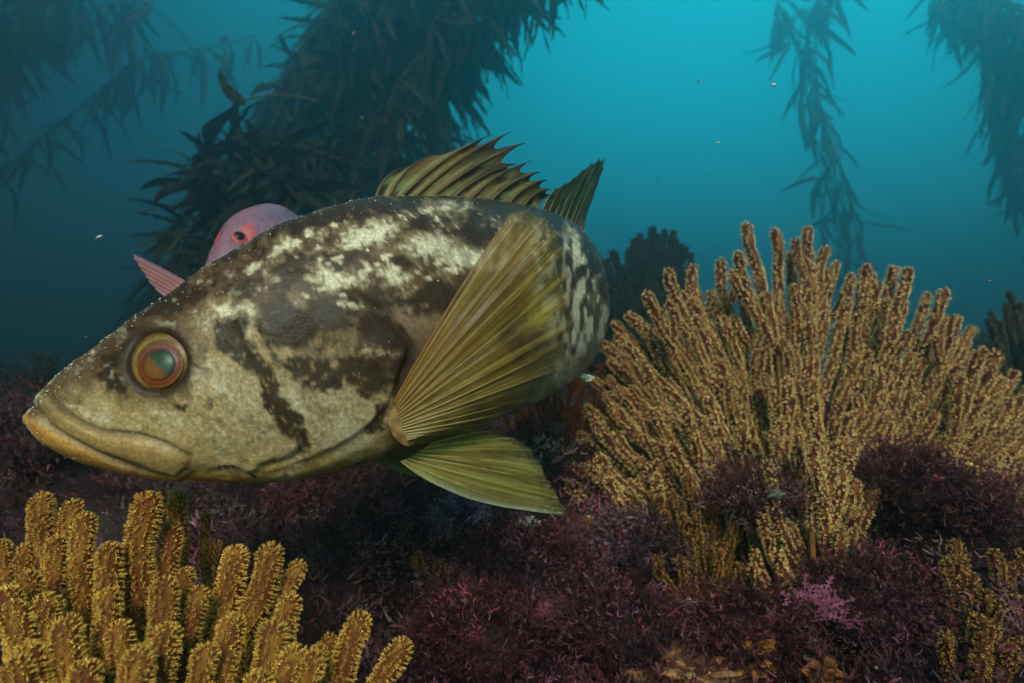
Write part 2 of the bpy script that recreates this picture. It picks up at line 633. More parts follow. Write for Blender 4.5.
# rows of pale patches, and a highlight painted on the gill flap
pale = np.zeros_like(pa)
for cx, cy, rx, ry, an, kk in [(447, 208, 34, 7, 3, 1), (363, 240, 28, 12, -14, .95), (289, 248, 14, 9, 0, .7),
                               (340, 280, 40, 13, 4, 1.0), (480, 260, 36, 13, 8, 1.1), (398, 284, 26, 18, 10, .8),
                               (430, 247, 26, 16, 0, .75), (385, 228, 20, 11, 0, .7), (318, 236, 14, 8, -20, .5),
                               (254, 268, 13, 7, -25, .6), (275, 262, 9, 8, 0, .5), (228, 308, 26, 9, -12, .75), (206, 324, 10, 12, 0, .7),
                               (252, 320, 9, 16, -10, .65), (262, 352, 6, 18, -20, .7), (290, 396, 8, 36, -38, .75), (297, 303, 14, 7, 0, .6),
                               (462, 296, 22, 9, 10, .4), (326, 300, 12, 6, 0, .4), (225, 385, 40, 26, 20, .42), (240, 425, 50, 22, 5, .32),
                               (372, 351, 26, 5, 8, .55), (345, 318, 18, 5, 10, .4), (200, 285, 9, 5, -30, .5), (340, 425, 36, 22, -20, .35),
                               (118, 340, 8, 4, -30, .4), (92, 352, 7, 4, -30, .45), (96, 415, 30, 6, 22, .5), (170, 415, 36, 9, 15, .45),
                               (512, 238, 8, 26, 0, .7), (574, 244, 7, 20, -12, 1.0), (553, 300, 6, 26, 0, .4),
                               (592, 300, 4, 22, 0, .35), (578, 320, 5, 22, 0, .35), (540, 345, 12, 40, 0, .4)]:
    pale = np.maximum(pale, kk * blob(A, B, cx, cy, rx, ry, an))
zone = smooth(8, 22, depth) * smooth(330, 285, B) * smooth(250, 300, A)
pale = np.maximum(pale, zone * smooth(0.56, 0.66, mott) * 0.85)
# dark blotches
dark = np.zeros_like(pa)
for cx, cy, rx, ry, an, kk in [(290, 322, 30, 23, 0, 1.05), (330, 313, 26, 16, 10, .95), (293, 270, 18, 18, 0, .8), (420, 296, 74, 17, 6, .95), (462, 305, 34, 18, 20, .8),
                               (230, 332, 23, 19, 15, 1.1), (250, 358, 26, 18, 52, 1.15), (273, 392, 30, 15, 58, 1.15), (290, 420, 16, 13, 55, 1.1),
                               (305, 440, 10, 11, 0, 1.1), (382, 332, 26, 15, 25, .95), (403, 368, 10, 28, 12, 1.0),
                               (377, 418, 9, 16, 35, .95), (319, 373, 28, 15, 10, .85), (362, 375, 26, 18, 30, .75), (238, 436, 8, 6, 0, .25),
                               (205, 402, 8, 7, 0, .5), (182, 408, 10, 7, 20, .5), (247, 290, 24, 9, -25, .65), (170, 300, 34, 12, -33, .75), (205, 288, 26, 12, -33, .6), (120, 350, 26, 12, -38, .45),
                               (335, 260, 24, 8, 0, .7), (310, 222, 34, 8, -15, .7), (400, 262, 12, 8, 0, .6), (420, 228, 16, 9, 0, .7),
                               (540, 250, 24, 40, 0, .75), (590, 258, 9, 28, -5, .8), (520, 300, 30, 26, 0, .8),
                               (500, 345, 34, 30, 20, .6), (112, 380, 22, 12, 30, .5), (130, 335, 24, 7, -30, .4), (470, 232, 28, 8, 5, .9),
                               (410, 205, 90, 8, 0, .6), (232, 470, 30, 3, 5, .5), (560, 275, 9, 40, 0, .6)]:
    dark = np.maximum(dark, kk * blob(A, B, cx, cy, rx, ry, an))
dark = np.maximum(dark, 0.45 * smooth(34, 6, depth + w1 * 30) * smooth(190, 330, A))
nzz = (mott - 0.5) * 2.0 + (fine - 0.5) * 1.7
fld = 1.25 * pale - 1.05 * dark + nzz * (0.30 + 0.34 * smooth(320, 280, B) + 0.2 * rear)
col = mixc(col, smooth(-0.08, -0.38, fld) * 0.95, C_dark)
fld2 = fld + (fbm(stack3(pa / 3.2, pb_ / 3.2, 0 * pa + 5), 2, 95) - .5) * 1.3
col = mixc(col, smooth(0.02, 0.5, fld2) * 0.5 * (0.22 + 0.78 * np.clip(pale * 2.5, 0, 1)), lin(176, 152, 118))
col = mixc(col, smooth(0.25, 0.95, fld2) * (0.35 + 0.65 * np.clip(pale * 1.3, 0, 1)), C_cream)
# vertical streaks on the rear flank
stk = fbm(stack3(pa / 3.4, pb_ / 13, 0 * pa + 3), 3, 71)
col = mixc(col, rear * smooth(510, 540, A) * smooth(0.52, 0.64, stk) * 0.6 * smooth(8, 25, depth), C_cream)
col = mixc(col, rear * smooth(0.56, 0.44, stk) * 0.85 * smooth(390, 320, B), C_dark)
col = mixc(col, rear * smooth(0.5, 0.62, mott) * smooth(330, 350, B) * 0.6, lin(112, 96, 78))
# fine grain: gold flecks on the cheek, pale freckles on the head and back
fl = fbm(stack3(pa / 2.2, pb_ / 2.2, 0 * pa), 2, 81)
lipmask = np.clip(np.exp(-(dm / (wlip + 2)) ** 4) + smooth(0, 6, (pb_ - np.interp(pa, [28, 51, 76, 103, 131, 159, 190, 260], [407, 427, 441, 454, 464, 471, 470, 474]))) * smooth(270, 190, pa), 0, 1)
fl = 0.5 + (fl - 0.5) * (1 - 0.85 * lipmask)
col = mixc(col, smooth(0.60, 0.76, fl) * smooth(-10, 20, B - cheek_line) * 0.28, lin(236, 200, 130))
col = mixc(col, smooth(0.40, 0.26, fl) * 0.22, C_dark)
col = mixc(col, smooth(0.67, 0.77, fbm(stack3(pa / 7, pb_ / 6, 0 * pa + 2), 2, 83)) * smooth(300, 200, A) * smooth(400, 370, B) * 0.55, C_grey)
# mouth
lipk = np.exp(-(dm / (wlip + 1)) ** 4)
col = mixc(col, lipk * 0.9, lin(176, 138, 82) * (0.8 + 0.4 * mott[..., None]))
col = mixc(col, lipk * smooth(100, 40, pa) * 0.55, lin(100, 82, 58))
jawk = smooth(0, 6, (pb_ - np.interp(pa, [28, 51, 76, 103, 131, 159, 190, 260], [407, 427, 441, 454, 464, 471, 470, 474])))* smooth(270, 190, pa)
col = mixc(col, jawk * 0.95, C_ochre)
col = mixc(col, np.exp(-(d / 2.0) ** 2) * (0.95 - 0.45 * t), lin(62, 42, 24))
col = mixc(col, np.exp(-(dl / 2.0) ** 2) * 0.75, lin(74, 54, 32))
col = mixc(col, np.exp(-(djw / 2.2) ** 2) * 0.3, lin(100, 76, 40))
col = mixc(col, np.exp(-((sg + 4) / 3.5) ** 2) * 0.25, C_dark)
col = mixc(col, np.exp(-((er - 34) / 3.0) ** 2) * .8 + smooth(35, 31, er), lin(58, 40, 26))

BASS_LOC = (-0.07, 0.33, -0.045)
bass = thing('kelp_bass', 'large mottled brown and cream bass with raised spiny fin, swimming to the left', 'fish', BASS_LOC)
verts = V.reshape(-1, 3)
faces = [grid_faces(NB, MB_, True)]
# close the two ends
nose_c = V[0].mean(0); tail_c = V[-1].mean(0)
verts = np.vstack([verts, nose_c, tail_c])
j = np.arange(MB_)
cap0 = np.stack([np.full(MB_, NB * MB_), (j + 1) % MB_, j], -1)
cap1 = np.stack([np.full(MB_, NB * MB_ + 1), (NB - 1) * MB_ + j, (NB - 1) * MB_ + (j + 1) % MB_], -1)
bc = np.vstack([col.reshape(-1, 3), col[0].mean(0), col[-1].mean(0)])
part('body', bass, verts, [faces[0], cap0, cap1], M_skin, colors=bc)


def surf_at(px, py, near=True):
    """point, outward normal on the camera side of the bass under photo position"""
    sel = (pa - px) ** 2 + (pb_ - py) ** 2
    jm = np.ones(MB_, bool); jm[MB_ // 2:] = False
    if not near:
        jm = ~jm
    sel = np.where(jm[None, :], sel, 1e9)
    i, k = np.unravel_index(np.argmin(sel), sel.shape)
    return V[i, k], nrm[i, k], i


def mirror(p, i):
    L = np.array([lat2[i, 0], lat2[i, 1], 0.0]); cc = np.array([c2[i, 0], c2[i, 1], 0.0])
    p = np.asarray(p)
    return p - 2 * ((p - cc) @ L)[..., None] * L


def dome(center, n, up, r, h, rings, segs, r0=0.0, off=(0, 0)):
    """shallow dome: returns verts, faces, normalized radius, angle"""
    n = n / np.linalg.norm(n)
    u = up - n * (up @ n); u /= np.linalg.norm(u)
    s_ = np.cross(u, n)
    rr = np.linspace(r0, 1, rings)
    an = np.linspace(0, 2 * math.pi, segs, endpoint=False)
    R_, A_ = np.meshgrid(rr, an, indexing='ij')
    hh = np.sqrt(np.maximum(0, 1 - (R_ * 0.93) ** 2)) - math.sqrt(1 - 0.93 ** 2)
    hh = hh / (1 - math.sqrt(1 - 0.93 ** 2))
    vv = center + (R_ * np.cos(A_) * r)[..., None] * s_ + (R_ * np.sin(A_) * r)[..., None] * u + (hh * h)[..., None] * n
    return vv.reshape(-1, 3), grid_faces(rings, segs, True), R_.ravel(), A_.ravel()


M_eye = mat_attr('eye_surface', rough=0.4, spec=0.25, noise_scale=900, noise_amt=0.25, coat=0.12)
ep, en, ei = surf_at(157, 362)
ec = ep - en * 0.0002
en = en / np.linalg.norm(en)
sx = np.cross(np.array([0, 0, 1.0]), en); sx /= np.linalg.norm(sx)
if sx[0] < 0:
    sx = -sx
UPV = np.array([0, 0, 1.0])
for side in (0, 1):
    def mm(v):
        return mirror(v, ei) if side else v
    ev, ef, er_, ea_ = dome(ec, en, UPV, 0.0130, 0.0034, 30, 72)
    nz = fbm(stack3(ev[:, 0] * 500, ev[:, 1] * 500, ev[:, 2] * 500), 3, 5)
    c_ = np.ones((len(ev), 3)) * lin(104, 72, 36)
    c_ = c_ + (lin(70, 48, 26) - c_) * (smooth(0.45, 0.62, nz))[:, None] * 0.7
    up_ = smooth(0.2, 0.9, np.sin(ea_))
    c_ = c_ + (lin(120, 116, 104) - c_) * (up_ * smooth(0.5, 0.65, nz) * 0.5 * smooth(.6, .8, er_))[:, None]
    c_ = c_ + (lin(176, 134, 60) - c_) * (np.exp(-((er_ - 0.74) / 0.06) ** 2) * 0.55 * (0.4 + 0.6 * smooth(0.4, -0.6, np.cos(ea_))))[:, None]
    c_ = c_ + (lin(30, 20, 14) - c_) * (smooth(0.84, 0.97, er_) * (0.45 + 0.5 * smooth(-0.3, 0.8, np.cos(ea_))))[:, None]
    eye = part('eye', bass, mm(ev), ef, M_eye, colors=c_)
    ic = ec + en * 0.0027 + sx * 0.0012 - UPV * 0.0016
    iv, if_, ir, ia = dome(ic, en, UPV, 0.0092, 0.0026, 24, 64)
    nz = fbm(iv * 700, 3, 15)
    c_ = np.ones((len(iv), 3)) * lin(96, 44, 26)
    c_ = c_ + (lin(140, 66, 34) - c_) * (np.exp(-((ir - 0.78) / 0.07) ** 2) * 0.9 * (0.4 + 0.6 * smooth(-0.2, 0.6, -np.sin(ia))))[:, None]
    c_ = c_ + (lin(120, 84, 120) - c_) * (np.exp(-((ir - 0.82) / 0.06) ** 2) * 0.6 * smooth(0, 0.8, np.sin(ia)))[:, None]
    c_ = c_ + (lin(150, 110, 50) - c_) * (smooth(0.88, 0.97, ir) * 0.7)[:, None]
    c_ *= (0.75 + 0.5 * nz)[:, None]
    iris = part('iris', eye, mm(iv), if_, M_eye, origin=np.array(BASS_LOC), colors=c_)
    pc = ic + en * 0.0011 + sx * 0.0003 - UPV * 0.0002
    pv, pf, pr, pan = dome(pc, en, UPV, 0.0071, 0.0019, 20, 48)
    g = (pr * np.cos(pan) * (1 if True else -1))
    gx_ = pr * (np.cos(pan) * 0.7 + np.sin(pan) * 0.8)
    c_ = lin(122, 74, 30) + (lin(34, 60, 44) - lin(122, 74, 30)) * smooth(-0.35, 0.25, gx_)[:, None]  # reflection in the pupil painted as colour, amber to green
    c_ = c_ + (lin(34, 22, 16) - c_) * 0.9 * smooth(0.66, 1.0, pr)[:, None]
    c_ = c_ * (0.8 + 0.4 * fbm(pv * 500, 2, 8))[:, None]
    part('pupil', eye, mm(pv), pf, M_eye, origin=np.array(BASS_LOC), colors=c_)


# fins ----------------------------------------------------------------
def fan(rays, name, root, cfun, mat, rayr=0.0006, nsub=7, na=40, notch=0.03, ridge=0.0006, normal=None,
        ray_col=None, tipfade=0.0, origin=None, rag=0.02, seed=1, ray_name='ray', fold=0.0, fade=False):
    """rays: list of (root, control, tip) points; membrane between them and a tube for each ray"""
    R_ = [tuple(np.asarray(q, float) for q in r) for r in rays]
    n = len(R_)
    ks = np.linspace(0, n - 1, (n - 1) * nsub + 1)
    pts = np.array(R_)                       # n,3,3
    pk = np.stack([np.stack([np.interp(ks, np.arange(n), pts[:, q, x]) for x in range(3)], -1) for q in range(3)], 1)
    t = np.linspace(0, 1, na)
    fr = ks - np.floor(ks)
    rg = np.random.default_rng(seed)
    cut = 1 - notch * np.sin(math.pi * fr) ** 0.8 - rag * np.interp(ks, np.linspace(0, n - 1, 3 * n), rg.random(3 * n))
    T = t[None, :] * cut[:, None]
    v = ((1 - T) ** 2)[..., None] * pk[:, None, 0] + (2 * T * (1 - T))[..., None] * pk[:, None, 1] + (T ** 2)[..., None] * pk[:, None, 2]
    if normal is None:
        normal = np.array([0, -1.0, 0])
    v = v + (np.cos(2 * math.pi * ks)[:, None] * ridge * (0.4 + T))[..., None] * normal
    v = v + ((fbm(v * 55, 2, seed) - 0.5) * 0.004 * T)[..., None] * normal
    v = v + (np.sin(ks * 1.9 + seed)[:, None] * fold * T ** 1.5)[..., None] * normal
    c = cfun(ks[:, None] / (n - 1) * np.ones_like(T), T, fr[:, None] * np.ones_like(T), v)
    if fade:
        al = 0.98 - 0.18 * smooth(0.1, 0.6, T) - 0.40 * smooth(0.86, 1.0, t[None, :] + 0 * T)
        al = al - 0.18 * smooth(0.45, 0.7, fbm(stack3(ks[:, None] * 4.0, T * 2, 0 * T), 2, seed + 9))
        c = np.concatenate([c, np.clip(al, .12, 1)[..., None]], -1)
    part(name, root, v.reshape(-1, 3), grid_faces(len(ks), na), mat, colors=c.reshape(-1, c.shape[-1]), origin=origin)
    m = [o_ for o_ in root.children if o_.name.split('.')[0] == name][-1]
    if rayr:
        for k in range(n):
            tt = np.linspace(0, cut[k * nsub], 18)
            pth = bez(R_[k][0], R_[k][1], R_[k][2], tt) + normal * ridge * 0.8
            tv, tf = tube(pth, rayr * (1.05 - 0.8 * tt), 6)
            rc = ray_col(k / (n - 1), tt) if ray_col else np.ones((18, 3)) * lin(150, 120, 50)
            part(ray_name, m, tv, tf, M_ray, origin=origin if origin is not None else np.array(root['_o']), colors=np.repeat(rc, 6, axis=0))
    return m


BO = np.array(BASS_LOC)
pect_tips = [(513, 211, .300), (529, 210, .300), (545, 216, .302), (558, 231, .305), (567, 250, .308), (574, 273, .312),
             (578, 298, .316), (578, 322, .320), (573, 346, .323), (564, 366, .326), (551, 384, .328), (535, 399, .329),
             (517, 411, .328), (495, 422, .326), (469, 431, .322), (440, 438, .314)]
rays = []
n = len(pect_tips)
for k, (x, y, Y) in enumerate(pect_tips):
    f = k / (n - 1)
    r0 = P(394 + 13 * f, 402 + 38 * f, 0.2855)
    jit = rng.normal(0, 3.0)
    x += rng.normal(0, 2.0) * (0 < k < n - 1); y += rng.normal(0, 2.5) * (0 < k < n - 1)
    mid = P(395 + 12 * f + (x - 395) * 0.52, 400 + 38 * f + (y - 400 - 38 * f) * (0.50 + 0.10 * (1 - f) - 0.16 * f) + jit, 0.281 + 0.004 * f)
    rays.append((r0, mid, P(x, y, Y)))


def pect_col(k, t, fr, v):
    c = np.ones(k.shape + (3,)) * lin(142, 108, 42)
    c = mixc(c, smooth(0.45, 0.0, k) * 0.8, lin(144, 92, 44))
    c = mixc(c, smooth(0.3, 0.6, fbm(v * 90, 3, 3)) * 0.4, lin(112, 100, 36))
    c = mixc(c, smooth(0.80, 0.97, t) * 0.4, lin(124, 112, 46))
    c = mixc(c, smooth(0.6, 0.95, k) * 0.5, lin(150, 146, 96))
    c = mixc(c, blob(k, t, 0.35, 0.83, 0.10, 0.10) * 0.8, lin(206, 184, 60))
    st = fbm(stack3(k * 150, t * 2.2, 0 * t), 3, 9)
    c = mixc(c, (0.5 + 0.5 * np.cos(k * 15 * 3 * 2 * math.pi)) * 0.28, lin(176, 128, 60))
    c = mixc(c, smooth(0.5, 0.72, fbm(v * 70, 3, 13)) * smooth(0.1, 0.3, k) * 0.75, lin(72, 54, 28))
    c = mixc(c, smooth(0.5, 0.3, st) * 0.6, lin(78, 62, 24))
    c = mixc(c, smooth(0.55, 0.75, st) * 0.5, lin(196, 168, 84))
    return c


def pect_ray(k, t):
    c = np.ones((len(t), 3)) * (lin(150, 104, 52) * (1 - k) + lin(156, 138, 84) * k)
    return c * (1 - 0.25 * t[:, None])


fan(rays, 'pectoral_fin', bass, pect_col, M_fin, rayr=0.00036, fold=0.0012, fade=True, normal=np.array([0.15, -0.98, 0.1]), ridge=0.0002,
    ray_col=pect_ray, origin=BO, notch=0.012, rag=0.018, nsub=13)
rr_ = np.linspace(0, math.pi, 24); aa_ = np.linspace(0, 2 * math.pi, 40, endpoint=False)
A1, A2 = np.meshgrid(rr_, aa_, indexing='ij')
lb = np.stack([np.sin(A1) * np.cos(A2), np.sin(A1) * np.sin(A2), np.cos(A1)], -1).reshape(-1, 3)
lbc = P(402, 421, .2885)
lb_w = lbc + np.outer(lb[:, 0] * .0065, [.88, .1, .46]) + np.outer(lb[:, 1] * .0016, [0, 1, 0]) + np.outer(lb[:, 2] * .0115, [-.36, 0, .93])
lb_w = lb_w + lb * ((fbm(lb_w * 300, 3, 3) - .5) * .0012)[:, None]
lb_c = lin(150, 116, 62) + (lin(110, 80, 42) - lin(150, 116, 62)) * smooth(.45, .62, fbm(lb_w * 260, 3, 6))[:, None]
part('pectoral_base', bass, lb_w, grid_faces(24, 40, True), M_lip, colors=lb_c)
# far side pectoral fin, mirrored about the body
_, _, pi_ = surf_at(402, 420)
fan([tuple(mirror(q, pi_) for q in r) for r in rays], 'pectoral_fin', bass, pect_col, M_fin, rayr=0.00075, ridge=0.0005,
    normal=np.array([0, 1.0, 0]), ray_col=pect_ray, origin=BO, notch=0.012)

pelv = [((401, 461), (455, 508), (568, 513), .315), ((404, 460), (470, 494), (569, 510), .318), ((408, 458), (478, 480), (560, 498), .322),
        ((412, 456), (482, 468), (552, 482), .326), ((416, 454), (480, 458), (544, 466), .330), ((420, 451), (478, 447), (532, 450), .334),
        ((425, 448), (474, 438), (516, 438), .338), ((430, 444), (466, 432), (498, 430), .342)]


def pelv_col(k, t, fr, v):
    c = np.ones(k.shape + (3,)) * lin(134, 112, 48)
    st = fbm(stack3(k * 70, t * 3, 0 * t + 4), 3, 19)
    c = mixc(c, smooth(0.5, 0.32, st) * 0.6, lin(74, 70, 26))
    c = mixc(c, smooth(0.55, 0.72, st) * 0.6, lin(170, 166, 78))
    c = mixc(c, smooth(0.12, 0.0, k) * 0.6, lin(170, 176, 150))
    return c


pr_ = [(P(a_[0], a_[1], .300 + .01 * q / 7), P(b__[0], b__[1], .302 + (Yt - .31) * .4), P(c__[0], c__[1], Yt))
       for q, (a_, b__, c__, Yt) in enumerate(pelv)]
fan(pr_, 'pelvic_fin', bass, pelv_col, M_fin, rayr=0.0004, fold=0.0015, fade=True, normal=np.array([0, -0.95, -0.3]), ridge=0.0003,
    ray_col=lambda k, t: np.ones((len(t), 3)) * lin(150, 142, 66), origin=BO, notch=0.02)
_, _, qi_ = surf_at(415, 440)
fan([tuple(mirror(q, qi_) for q in r) for r in pr_], 'pelvic_fin', bass, pelv_col, M_fin, rayr=0.0006,
    normal=np.array([0, 0.95, -0.3]), ridge=0.0006, ray_col=lambda k, t: np.ones((len(t), 3)) * lin(150, 142, 66), origin=BO)


def ridge_pt(px, drop=0.001):
    a_, b_ = proj(V[:, 0])
    i = np.argmin(np.where(np.arange(NB) < NB * 0.80, np.abs(a_ - px), 1e9))
    q = V[i, 0].copy(); q[2] -= drop
    return q, i


def dors_col(k, t, fr, v):
    c = np.ones(k.shape + (3,)) * lin(86, 66, 40)
    st = fbm(stack3(k * 30, t * 5, 0 * t + 2), 4, 29)
    c = mixc(c, smooth(0.52, 0.62, st) * 0.8, lin(132, 134, 84))
    c = mixc(c, smooth(0.46, 0.36, st) * 0.85, lin(48, 34, 22))
    c = mixc(c, smooth(0.45, 0.62, fbm(stack3(k * 14, t * 4, 0 * t + 5), 3, 31)) * 0.5, lin(150, 112, 58))
    c = mixc(c, np.exp(-(fr / 0.16) ** 2) * 0.7, lin(46, 32, 20))
    c = mixc(c, np.exp(-((fr - .62) / 0.16) ** 2) * smooth(.8, .2, t) * 0.45, lin(168, 162, 104))
    c = mixc(c, smooth(0.70, 1.0, t) * 0.75, lin(40, 28, 20))
    return c


spines = [(377, 404, 168, .020), (388, 432, 154, .030), (400, 493, 134, .050), (414, 514, 131, .055), (432, 529, 142, .055), (452, 518, 164, .040),
          (470, 533, 161, .042), (490, 542, 172, .034), (508, 549, 180, .026), (524, 553, 189, .020), (536, 557, 195, .016)]
dr = []
for x, tx, ty, dY in spines:
    q, i = ridge_pt(x)
    tip = P(tx, ty, q[1] + dY)
    mid = (q + tip) / 2 + np.array([-0.004, 0, 0.0045])
    dr.append((q, mid, tip))
fan(dr, 'spiny_dorsal_fin', bass, dors_col, M_fin2, rayr=0.0009, nsub=12, notch=0.24, ridge=0.0008, rag=0.06,
    ray_col=lambda k, t: np.outer(1 - 0.75 * t, lin(112, 80, 46)) + 0.003, origin=BO, ray_name='spine')


def soft_col(k, t, fr, v):
    c = np.ones(k.shape + (3,)) * lin(128, 116, 62)
    st = fbm(stack3(k * 40, t * 5, 0 * t + 8), 3, 39)
    c = mixc(c, smooth(0.5, 0.38, st) * 0.8, lin(58, 50, 26))
    c = mixc(c, smooth(0.55, 0.7, st) * 0.6, lin(170, 170, 120))
    c = mixc(c, smooth(0.6, 0.0, t) * 0.45, lin(120, 92, 60))
    return c


soft = [(541, 556, 188, .01), (547, 565, 184, .015), (553, 574, 178, .02), (558, 583, 169, .025), (563, 592, 162, .03), (568, 600, 158, .035),
        (572, 606, 156, .04), (576, 604, 168, .055), (579, 599, 182, .07), (582, 594, 196, .085), (584, 590, 206, .10)]
srr = []
for x, tx, ty, dY in soft:
    q, i = ridge_pt(min(x, 567))
    q = P(x, (CY - q[2] / q[1] * F), q[1] + 0.004 * max(0, x - 567)); q[2] -= 0.002
    tip = P(tx, ty, q[1] + dY * 0.4)
    srr.append((q, (q + tip) / 2 + np.array([-0.002, 0, 0.001]), tip))
fan(srr, 'soft_dorsal_fin', bass, soft_col, M_fin2, rayr=0.0007, nsub=6, notch=0.05, ridge=0.0006,
    ray_col=lambda k, t: np.outer(1 - 0.4 * t, lin(120, 104, 62)), origin=BO)
# tail fin and anal fin, turned away behind the body
te = V[-1]
tr_ = []
for q in range(15):
    f = q / 14
    r0 = np.array([te[:, 0].mean(), te[:, 1].mean() - .004, te[:, 2].min() * (1 - f) + te[:, 2].max() * f])
    spread = (f - .5) * 2
    tip = r0 + np.array([-0.030, 0.062 + 0.012 * spread ** 2, spread * 0.036])
    tr_.append((r0, (r0 + tip) / 2 + np.array([0.004, 0, spread * 0.004]), tip))
fan(tr_, 'tail_fin', bass, soft_col, M_fin2, rayr=0.0007, nsub=5, ridge=0.0005, normal=np.array([1.0, 0, 0]),
    ray_col=lambda k, t: np.outer(1 - 0.4 * t, lin(140, 124, 70)), origin=BO)
ar_ = []
for q in range(9):
    f = q / 8
    i = int(NB * (0.775 + 0.10 * f))
    r0 = V[i, MB_ // 2].copy(); r0[2] += 0.002
    tip = r0 + np.array([-0.006, 0.020, -0.026 + 0.016 * f])
    ar_.append((r0, (r0 + tip) / 2, tip))
fan(ar_, 'anal_fin', bass, soft_col, M_fin2, rayr=0.0006, nsub=5, ridge=0.0005, normal=np.array([1.0, 0, 0]),
    ray_col=lambda k, t: np.outer(1 - 0.4 * t, lin(150, 140, 90)), origin=BO)

# pale grains stuck on the skin
gi = []
tries = 0
while len(gi) < 2600:
    tries += 1
    i = int(rng.integers(10, int(NB * .85))); k = int(rng.integers(0, MB_))
    x, y = pa[i, k], depth[i, k]
    pr = math.exp(-max(y, 0) / 16.0) * 0.9 + 0.04
    if x > 470: pr *= 0.5
    if er[i, k] < 38: continue
    if rng.random() < pr: gi.append((i, k))
sv, sf = [], []
octv = np.array([[1, 0, 0], [-1, 0, 0], [0, 1, 0], [0, -1, 0], [0, 0, 1], [0, 0, -1]], float)
octf = np.array([[0, 2, 4], [2, 1, 4], [1, 3, 4], [3, 0, 4], [2, 0, 5], [1, 2, 5], [3, 1, 5], [0, 3, 5]])
for q, (i, k) in enumerate(gi):
    r = 0.00015 + 0.00032 * rng.random() ** 3
    sv.append(V[i, k] + nrm[i, k] * r * 0.5 + octv * r * rng.uniform(.6, 1.3, (6, 3)))
    sf.append(octf + 6 * q)
sp = part('skin_grains', bass, np.concatenate(sv), np.concatenate(sf), M_speck, colors=np.ones((6 * len(gi), 3)) * lin(215, 205, 180))
sp['kind'] = 'stuff'


# ------------------------------------------------------------------ rosy fish behind the bass
ROSY = [
    (198, 0.470, 300, 304, 0.001), (200, 0.472, 290, 310, 0.006), (206, 0.476, 276, 322, 0.010), (214, 0.484, 257, 334, 0.014),
    (226, 0.496, 232, 342, 0.019), (240, 0.512, 213, 346, 0.025), (258, 0.53, 205, 348, 0.028), (272, 0.555, 204, 348, 0.030),
    (284, 0.59, 210, 346, 0.030), (296, 0.63, 222, 340, 0.028), (310, 0.68, 238, 330, 0.022), (322, 0.73, 256, 318, 0.014), (332, 0.77, 264, 312, 0.008),
    (338, 0.80, 264, 312, 0.005)]
RV, rc2, rtg, rlat, _, _, rth = loft(ROSY, 160, 96, 0.95, 0.9)
ra, rb = near_proj(RV, 96)
rn = grid_normals(RV)
if (rn[50, 24, :2] @ rlat[50]) < 0:
    rn = -rn
rer = np.hypot(ra - 240, rb - 237)
rd = -0.0012 * smooth(12, 7, rer) + (fbm(RV * 90, 3, 5) - .5) * 0.0012
RV = RV + rn * rd[..., None]
rcol = np.ones(ra.shape + (3,)) * lin(140, 96, 114)
rcol = mixc(rcol, smooth(232, 200, ra) * -0.0 + smooth(245, 285, ra + (fbm(RV * 60, 3, 8) - .5) * 40) * smooth(212, 232, rb) * 0.7, lin(186, 112, 126))
rcol = mixc(rcol, smooth(0.5, 0.7, fbm(RV * 70, 3, 9)) * 0.5, lin(118, 98, 124))
rcol = mixc(rcol, smooth(12, 4, np.hypot((ra - 212) * 1.4, rb - 243)) * 0.1, lin(200, 90, 90))
rcol = mixc(rcol, smooth(10, 6, np.hypot((ra - 248), (rb - 233) * .8)) * 0.9 * (np.arange(96) < 48)[None, :], lin(200, 84, 84))
ROSY_LOC = (-0.2, 0.55, 0.02)
rosy = thing('rosy_fish', 'small rosy pink fish with red rimmed eye, peeking over the back of the bass', 'fish', ROSY_LOC)
part('body', rosy, RV.reshape(-1, 3), [grid_faces(160, 96, True)], M_rosy, colors=rcol.reshape(-1, 3))
sel = (ra - 240) ** 2 + (rb - 237) ** 2
sel[:, 48:] = 1e9
i_, k_ = np.unravel_index(np.argmin(sel), sel.shape)
e0, e1 = RV[i_, k_], rn[i_, k_]
RO = np.array(ROSY_LOC)
for side in (0, 1):
    def mr_(v):
        if not side:
            return v
        L = np.array([rlat[i_, 0], rlat[i_, 1], 0]); cc = np.array([rc2[i_, 0], rc2[i_, 1], 0])
        return v - 2 * ((v - cc) @ L)[:, None] * L
    ev, ef, er_, ea_ = dome(e0, e1, UPV, 0.0056, 0.0020, 16, 40)
    c_ = np.ones((len(ev), 3)) * lin(206, 84, 84)
    c_ = c_ + (lin(150, 100, 130) - c_) * smooth(0.62, 0.5, er_)[:, None]
    ey = part('eye', rosy, mr_(ev), ef, M_eye, colors=c_)
    pv, pf, pr, pan = dome(e0 + e1 * 0.0018 - np.array([.0006, 0, 0]), e1, UPV, 0.0040, 0.0012, 10, 30)
    c_ = np.ones((len(pv), 3)) * lin(16, 14, 24)
    part('pupil', ey, mr_(pv), pf, M_eye, colors=c_, origin=RO)


def rosy_fin(k, t, fr, v):
    c = np.ones(k.shape + (3,)) * lin(190, 124, 128)
    c = mixc(c, smooth(0.5, 0.3, fbm(stack3(k * 30, t * 3, 0 * t), 3, 3)) * 0.5, lin(160, 92, 100))
    c = mixc(c, smooth(0.6, 0.95, k) * 0.6, lin(190, 170, 200))
    c = mixc(c, smooth(0.12, 0.0, k) * 0.6, lin(150, 130, 180))
    return c


